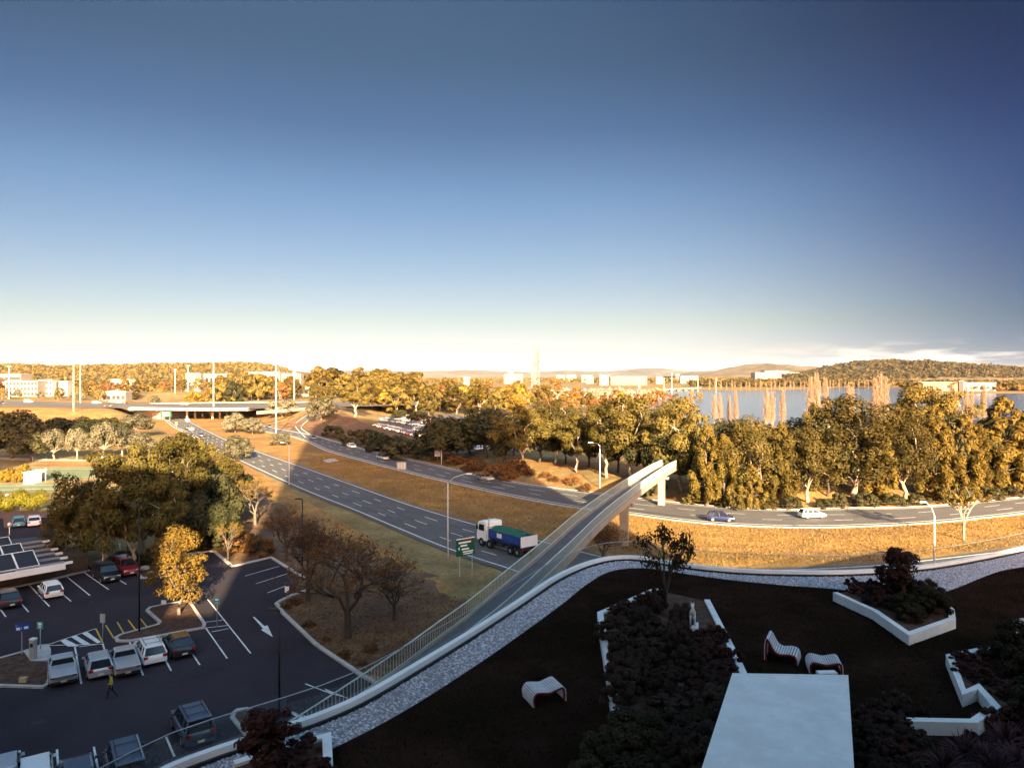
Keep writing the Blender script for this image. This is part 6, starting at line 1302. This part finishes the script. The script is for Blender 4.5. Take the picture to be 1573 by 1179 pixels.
hedge('hedge', (-40, 78), 752, 785, 4.0, 'l_hedge', 'long yellow green hedge behind the turquoise car', 9000)
for px, h in ((8, 22), (18, 24), (28, 22), (37, 30)):
    PROTO.setdefault('yb', []); 
    if not PROTO['yb']: proto('yb', *make_dome(401, H=4, nl=2200, lm='l_yellow', wide=0.42, low=0.05, size=0.2)); HMAX['yb'] = [max(v.co.z for v in PROTO['yb'][0][0].vertices)]; WMAX['yb'] = [2.4]
    tree_px('yb', px, 741 - h, 741, 15, 'yellow_shrub', 'upright bright yellow shrub beside the white shed', 'shrub', 'yellow shrubs by the shed')
g = P(44, 743); e = empty('shed', g, 0, 'small white shed by the yellow shrubs and tennis court', 'shed'); MB().box(0, 1.2, 1.15, 2.2, 2.4, 2.3).build('wall', M['white'], e); MB().box(0, 1.2, 2.38, 2.5, 2.7, 0.14).build('roof', M['bwhite'], e); MB().box(0.3, -0.02, 0.95, 0.8, 0.05, 1.9).build('door', M['bwhite'], e)
g = P(60, 738); e = empty('notice_frame', g, 0, 'dark framed screen with small white boards beside the shed', 'screen'); MB().box(0, 0, 1.3, 2.6, 0.1, 2.2).build('panel', M['bgrey'], e)
for x, z in ((-0.7, 1.6), (0.5, 1.7), (-0.2, 0.9)): MB().box(x, -0.07, z, 0.55, 0.03, 0.6).build('board', M['white'], e)
M['fencewire'] = mat('fence_wire', (0.10, 0.085, 0.065), 0.8, 0.2, 2)
def fence(name, pts, h, label, step=3.0):
    w = [P(*q) for q in pts]; L = plen(w); n = max(int(L / step), 2); pp = resample(w, n + 1); e = empty(name, pp[0], 0, label, 'fence'); o = pp[0]; pm = MB().tube([(0, 0, -0.1), (0, 0, h)], 0.03, 5).mesh('post', M['fencewire'])
    for p in pp: obj('post', pm, e, p - o)
    for z in (h, h * 0.5, 0.1): MB().tube([(p.x - o.x, p.y - o.y, z) for p in pp], 0.010, 4).build('rail', M['fencewire'], e)
fence('court_fence', [(52, 731), (70, 730), (150, 722)], 3.0, 'thin wire court fence beside the notice screen'); fence('court_fence', [(-40, 757), (50, 755), (70, 754), (88, 753)], 3.0, 'thin wire court fence behind the yellow hedge'); fence('court_fence', [(50, 717), (100, 716), (150, 716)], 2.5, 'thin wire fence along the path bank')
fence('verge_fence', [(1060, 777), (1120, 783), (1200, 785), (1300, 783), (1420, 780), (1573, 768)], 1.0, 'low post and wire fence along the far verge', 5.0)

# ================================================================ far buildings
M['farwhite'] = mat('far_white', (0.17, 0.163, 0.152), 0.8, 0.08, 0.3)
def building(name, px0, px1, ytop, ybase, Y, label, wallm='farwhite', rows=3, cols=8, win='pane', depth=None, roofm='conc', wf=0.55, hf=0.5, ang=0.0, roof_over=0.3):
    x0, x1 = (px0 - 786.5) / FPX * Y, (px1 - 786.5) / FPX * Y; zt = CAMH - (ytop - HOR) / FPX * Y; w = x1 - x0; d = depth or w * 0.5; zb = min(gz((x0 + x1) / 2, Y), zt - 3); h = zt - zb
    e = empty(name, ((x0 + x1) / 2, Y, zb), ang, label, 'building'); MB().box(0, d / 2, h / 2, w, d, h).build('wall', M[wallm], e); MB().box(0, d / 2, h + 0.25, w + roof_over * 2, d + roof_over * 2, 0.5).build('roof', M[roofm], e)
    if rows and cols:
        cw, rh = w / cols, h / rows; me = MB().box(0, 0, 0, cw * wf, 0.3, rh * hf).mesh('window', M[win])
        for r in range(rows):
            for c in range(cols): obj('window', me, e, (-w / 2 + cw * (c + 0.5), -0.05, rh * (r + 0.55)))
    return e
building('apartment_building', 8, 58, 585.5, 606, 560, 'white apartment building beside the cross road, with brown balconies', rows=3, cols=9)
building('apartment_building', 60, 80, 584, 604, 570, 'cream apartment building joined to the white one', 'bcream', 3, 4)
building('apartment_building', 82, 104, 586, 604, 580, 'grey apartment building at the end of the white row', 'bgrey', 3, 4, 'farwhite')
building('office_building', -20, 32, 575, 592, 700, 'white office with dark window bands above the apartment building', 'farwhite', 2, 2, wf=0.92, hf=0.35)
building('shed_building', 156, 193, 602, 613, 500, 'long white low building behind the cross road trees', 'farwhite', 1, 5, hf=0.3)
building('warehouse', 170, 200, 583, 590, 900, 'pale flat roofed building in the autumn suburb', 'bcream', 1, 4)
building('civic_hall', 285, 308, 574, 590, 800, 'white and grey hall standing above the yellow trees', 'farwhite', 2, 5, hf=0.4)
building('civic_hall', 308, 348, 574.5, 580, 830, 'long white roofed wing of the hall above the yellow trees', 'farwhite', 1, 6)
building('campus_building', 382, 430, 571, 580, 1500, 'long white building on the ridge behind the tall mast', 'farwhite', 1, 8); building('campus_building', 432, 462, 574, 580, 1200, 'low white building behind the green trees', 'farwhite', 1, 5)
building('cottage', 459, 475, 595, 607, 560, 'small white cottage with gable among the autumn trees', 'farwhite', 1, 2)
building('gallery_building', 774, 803, 575, 588, 1900, 'white blocky gallery beside the water jet', 'farwhite', 2, 7, hf=0.3); building('court_building', 781, 789, 570.5, 588, 2100, 'tall white blocky court behind the gallery', 'farwhite', 4, 3, hf=0.4)
for i, (a, b, t, Y) in enumerate(((712, 722, 579, 1400), (855, 868, 576, 2300), (870, 885, 575.5, 2400), (893, 910, 576, 2200), (900, 912, 579.5, 1900), (1008, 1018, 578.5, 1900), (1038, 1044, 574.5, 2100), (1046, 1072, 577.5, 2000), (1160, 1200, 572, 2500), (1175, 1212, 569.5, 3000), (1212, 1240, 572, 3000))):
    building('government_building', a, b, t, 586, Y, ['white low block left of the water jet', 'white office far beyond the lake', 'white office beside another far beyond the lake', 'broad white office left of the library', 'white pavilion left of the library', 'cream office right of the library', 'tiny white tower house right of the library', 'long cream office before the far hills', 'long white institute below the peaked hill', 'white roofed institute on the hill foot', 'white terrace of buildings under the hill'][i], 'farwhite' if i not in (5, 7) else 'bcream', 1, 5, hf=0.35)
# library: white colonnaded box
Y = 1550; lib = building('library', 938, 994, 578.2, 590, Y, 'white colonnaded library across the lake', 'pane', 0, 0, roofm='farwhite', roof_over=1.5, depth=40)
w = 56 / FPX * Y
for k in range(18): MB().box(-w / 2 + w * (k + 0.5) / 18, -1.0, (590 - 578.2) / FPX * Y / 2 + 0.4, 1.3, 1.3, (590 - 578.2) / FPX * Y - 1.2).build('column', M['farwhite'], lib)
building('carillon_block', 921, 937, 576, 588, 1560, 'plain white block joined to the library', 'farwhite', 0, 0); e = pole('flag_mast', P(923, 590), 26, 0.5, 0.2, M['polewhite'], 'white mast beside the library', 'mast')
# yacht club / museum by the right shore
building('museum', 1418, 1478, 587.5, 600, 1000, 'long low brown museum roof on the far lake shore', 'bbrown', 1, 7, 'pane', hf=0.4, roofm='bcream', roof_over=4); building('museum_wing', 1473, 1480, 585, 597, 985, 'dark square block on the museum roof', 'black', 0, 0); building('museum_wing', 1480, 1530, 588, 602, 1010, 'grey low wing beside the museum', 'bgrey', 1, 6, 'pane', roofm='bcream')
# lake bridge
Yb = 930; bx0, bx1 = (955 - 786.5) / FPX * Yb, (1112 - 786.5) / FPX * Yb; e = empty('lake_bridge', (bx0, Yb, 0), 0, 'long low white road bridge across the lake', 'bridge'); pts = [(0, 0), (0.5 * (bx1 - bx0), 60), ((bx1 - bx0) * 1.04, 130)]
zt = [1.0, 3.4, 4.6]; mb = MB(); V = []
for (x, y), z in zip(pts, zt): V += [(x, y, z - 1.6), (x, y + 16, z - 1.6), (x, y + 16, z), (x, y, z)]
mb.add(V, [(i * 4 + k, i * 4 + (k + 1) % 4, i * 4 + 4 + (k + 1) % 4, i * 4 + 4 + k) for i in range(2) for k in range(4)] + [(0, 1, 2, 3), (11, 10, 9, 8)]).build('deck', M['farwhite'], e)
for t in (0.52, 0.62, 0.72, 0.82, 0.92): x = (bx1 - bx0) * t; MB().box(x, 60 + (t - 0.5) * 140 + 6, 0.9, 4, 9, 3.4).build('pier', M['farwhite'], e)
for px, top, Yp in ((982, 583, 880), (1020, 580, 935), (1072, 580, 985), (1100, 580, 1030)):
    g = Vector(((px - 786.5) / FPX * Yp, Yp, 0.1)); tag(MB().box(0, 0, (CAMH - (top - HOR) / FPX * Yp) / 2, 1.3 if px != 982 else 2.4, 1.3, CAMH - (top - HOR) / FPX * Yp).build('marker_pylon', M['farwhite']), 'slim white pylon marking the lake bridge', 'pylon', 'white pylons of the lake bridge').location = g
# water jet
M['spray'] = bpy.data.materials.new('spray'); M['spray'].use_nodes = True; t = M['spray'].node_tree; t.nodes.clear(); o = N(t, 'ShaderNodeOutputMaterial'); a = N(t, 'ShaderNodeBsdfTransparent'); d = N(t, 'ShaderNodeBsdfDiffuse'); d.inputs[0].default_value = (0.22, 0.23, 0.26, 1); tl = N(t, 'ShaderNodeBsdfTranslucent'); tl.inputs[0].default_value = (0.85, 0.86, 0.88, 1); m1 = N(t, 'ShaderNodeAddShader'); mx = N(t, 'ShaderNodeMixShader'); mx.inputs[0].default_value = 0.25
t.links.new(d.outputs[0], m1.inputs[0]); t.links.new(tl.outputs[0], m1.inputs[1]); t.links.new(a.outputs[0], mx.inputs[1]); t.links.new(d.outputs[0], mx.inputs[2]); t.links.new(mx.outputs[0], o.inputs[0])
Yj = 1150; jx = (828 - 786.5) / FPX * Yj; rs = np.random.RandomState(8); n = 2600; hz = rs.rand(n) ** 0.9; top = CAMH + (HOR - 534) / FPX * Yj
core = rs.rand(n) < 0.35; wdt = np.where(core, 1.3, (2 + 11 * (1 - hz) ** 1.2 + 9 * np.clip(hz * 1.6, 0, 1) * (1 - hz) ** 0.5)); off = -np.abs(rs.rand(n)) * wdt
pos = np.stack([off, rs.normal(size=n) * 2, hz * top * np.where(core, 1, 0.97)], 1); u = rs.normal(size=(n, 3)); u /= np.linalg.norm(u, axis=1)[:, None]; v = np.cross(u, rs.normal(size=(n, 3))); v /= np.linalg.norm(v, axis=1)[:, None]; s = (0.7 + 1.6 * rs.rand(n))[:, None]
V = np.stack([pos - u * s, pos + v * s, pos + u * s, pos - v * s], 1).reshape(-1, 3); e = empty('water_jet', (jx, Yj, 0.12), 0, 'tall white water jet with spray drifting from the lake', 'fountain'); obj('spray', np_mesh('spray', V, quads(V), M['spray']), e)['kind'] = 'stuff'
MB().lathe([(2.2, 0), (2.0, 0.5), (0.5, 0.8), (0.45, top * 0.5), (0.25, top * 0.93)], 8).build('jet', M['spray'], e, True)

# loose leaves under the autumn trees, tufts on the lit verge
def litter(name, label, poly, n, size, lm, flatn=True, hgt=0.02, zoff=0.07):
    rs = np.random.RandomState(n); pts = [P(*q) for q in poly]; xs0, xs1 = min(p.x for p in pts), max(p.x for p in pts); ys0, ys1 = min(p.y for p in pts), max(p.y for p in pts); X = rs.uniform(xs0, xs1, n * 3); Yq = rs.uniform(ys0, ys1, n * 3); ins = np.zeros(n * 3, bool); j = len(pts) - 1
    for i in range(len(pts)):
        a, b = pts[i], pts[j]; c = ((a.y > Yq) != (b.y > Yq)) & (X < (b.x - a.x) * (Yq - a.y) / (b.y - a.y + 1e-9) + a.x); ins ^= c; j = i
    X, Yq = X[ins][:n], Yq[ins][:n]; k = len(X); Z = ground_z(X, Yq) + zoff; a = rs.rand(k) * 6.28; s = size * (0.5 + rs.rand(k)); c = np.stack([X, Yq, Z], 1)
    if flatn:
        u = np.stack([np.cos(a) * s, np.sin(a) * s, rs.normal(size=k) * s * 0.3], 1); v = np.stack([-np.sin(a) * s * 0.6, np.cos(a) * s * 0.6, rs.normal(size=k) * s * 0.3], 1); V = np.stack([c - u, c - v, c + u, c + v], 1).reshape(-1, 3); F = quads(V)
    else:
        u = np.stack([np.cos(a) * s * 0.5, np.sin(a) * s * 0.5, 0 * s], 1); tpt = c + np.stack([rs.normal(size=k) * s * 0.3, rs.normal(size=k) * s * 0.3, hgt * (0.6 + 0.8 * rs.rand(k))], 1); V = np.stack([c - u, c + u, tpt], 1).reshape(-1, 3); F = np.arange(len(V)).reshape(-1, 3)
    tag(obj(name, np_mesh(name, V, F, M[lm])), label, kind='stuff')
litter('fallen_leaves', 'fallen brown leaves scattered over the bed under the autumn trees', [(424, 928), (454, 913), (480, 880), (600, 900), (720, 920), (640, 1045), (551, 1035), (486, 990)], 9000, 0.09, 'l_autumn')
M['l_dry'] = leafmat('dry_blades', (0.16, 0.095, 0.028), (0.34, 0.22, 0.07), 0.3, scale=0.1)
litter('dry_grass', 'dry golden grass tufts on the sunlit verge and the median', [(500, 697), (616, 724), (800, 766), (886, 781), (963, 790), (1131, 808), (1300, 810), (1573, 790), (1700, 780), (1700, 815), (1573, 838), (1345, 862), (1100, 870), (1020, 865), (950, 855), (846, 830), (728, 800), (616, 766), (470, 714)], 42000, 0.22, 'l_dry', False, 0.16, 0.03)

# ================================================================ the air
M['air'] = bpy.data.materials.new('air'); M['air'].use_nodes = True; t = M['air'].node_tree; t.nodes.clear(); o = N(t, 'ShaderNodeOutputMaterial'); pv = N(t, 'ShaderNodeVolumePrincipled')
pv.inputs['Color'].default_value = (0.62, 0.79, 1.0, 1); pv.inputs['Density'].default_value = 1.3e-5; pv.inputs['Anisotropy'].default_value = 0.0; t.links.new(pv.outputs[0], o.inputs['Volume'])
tag(MB().box(0, 7000, 113, 25000, 14900, 236).build('haze', M['air']), 'thin pale haze over the distance', kind='stuff')
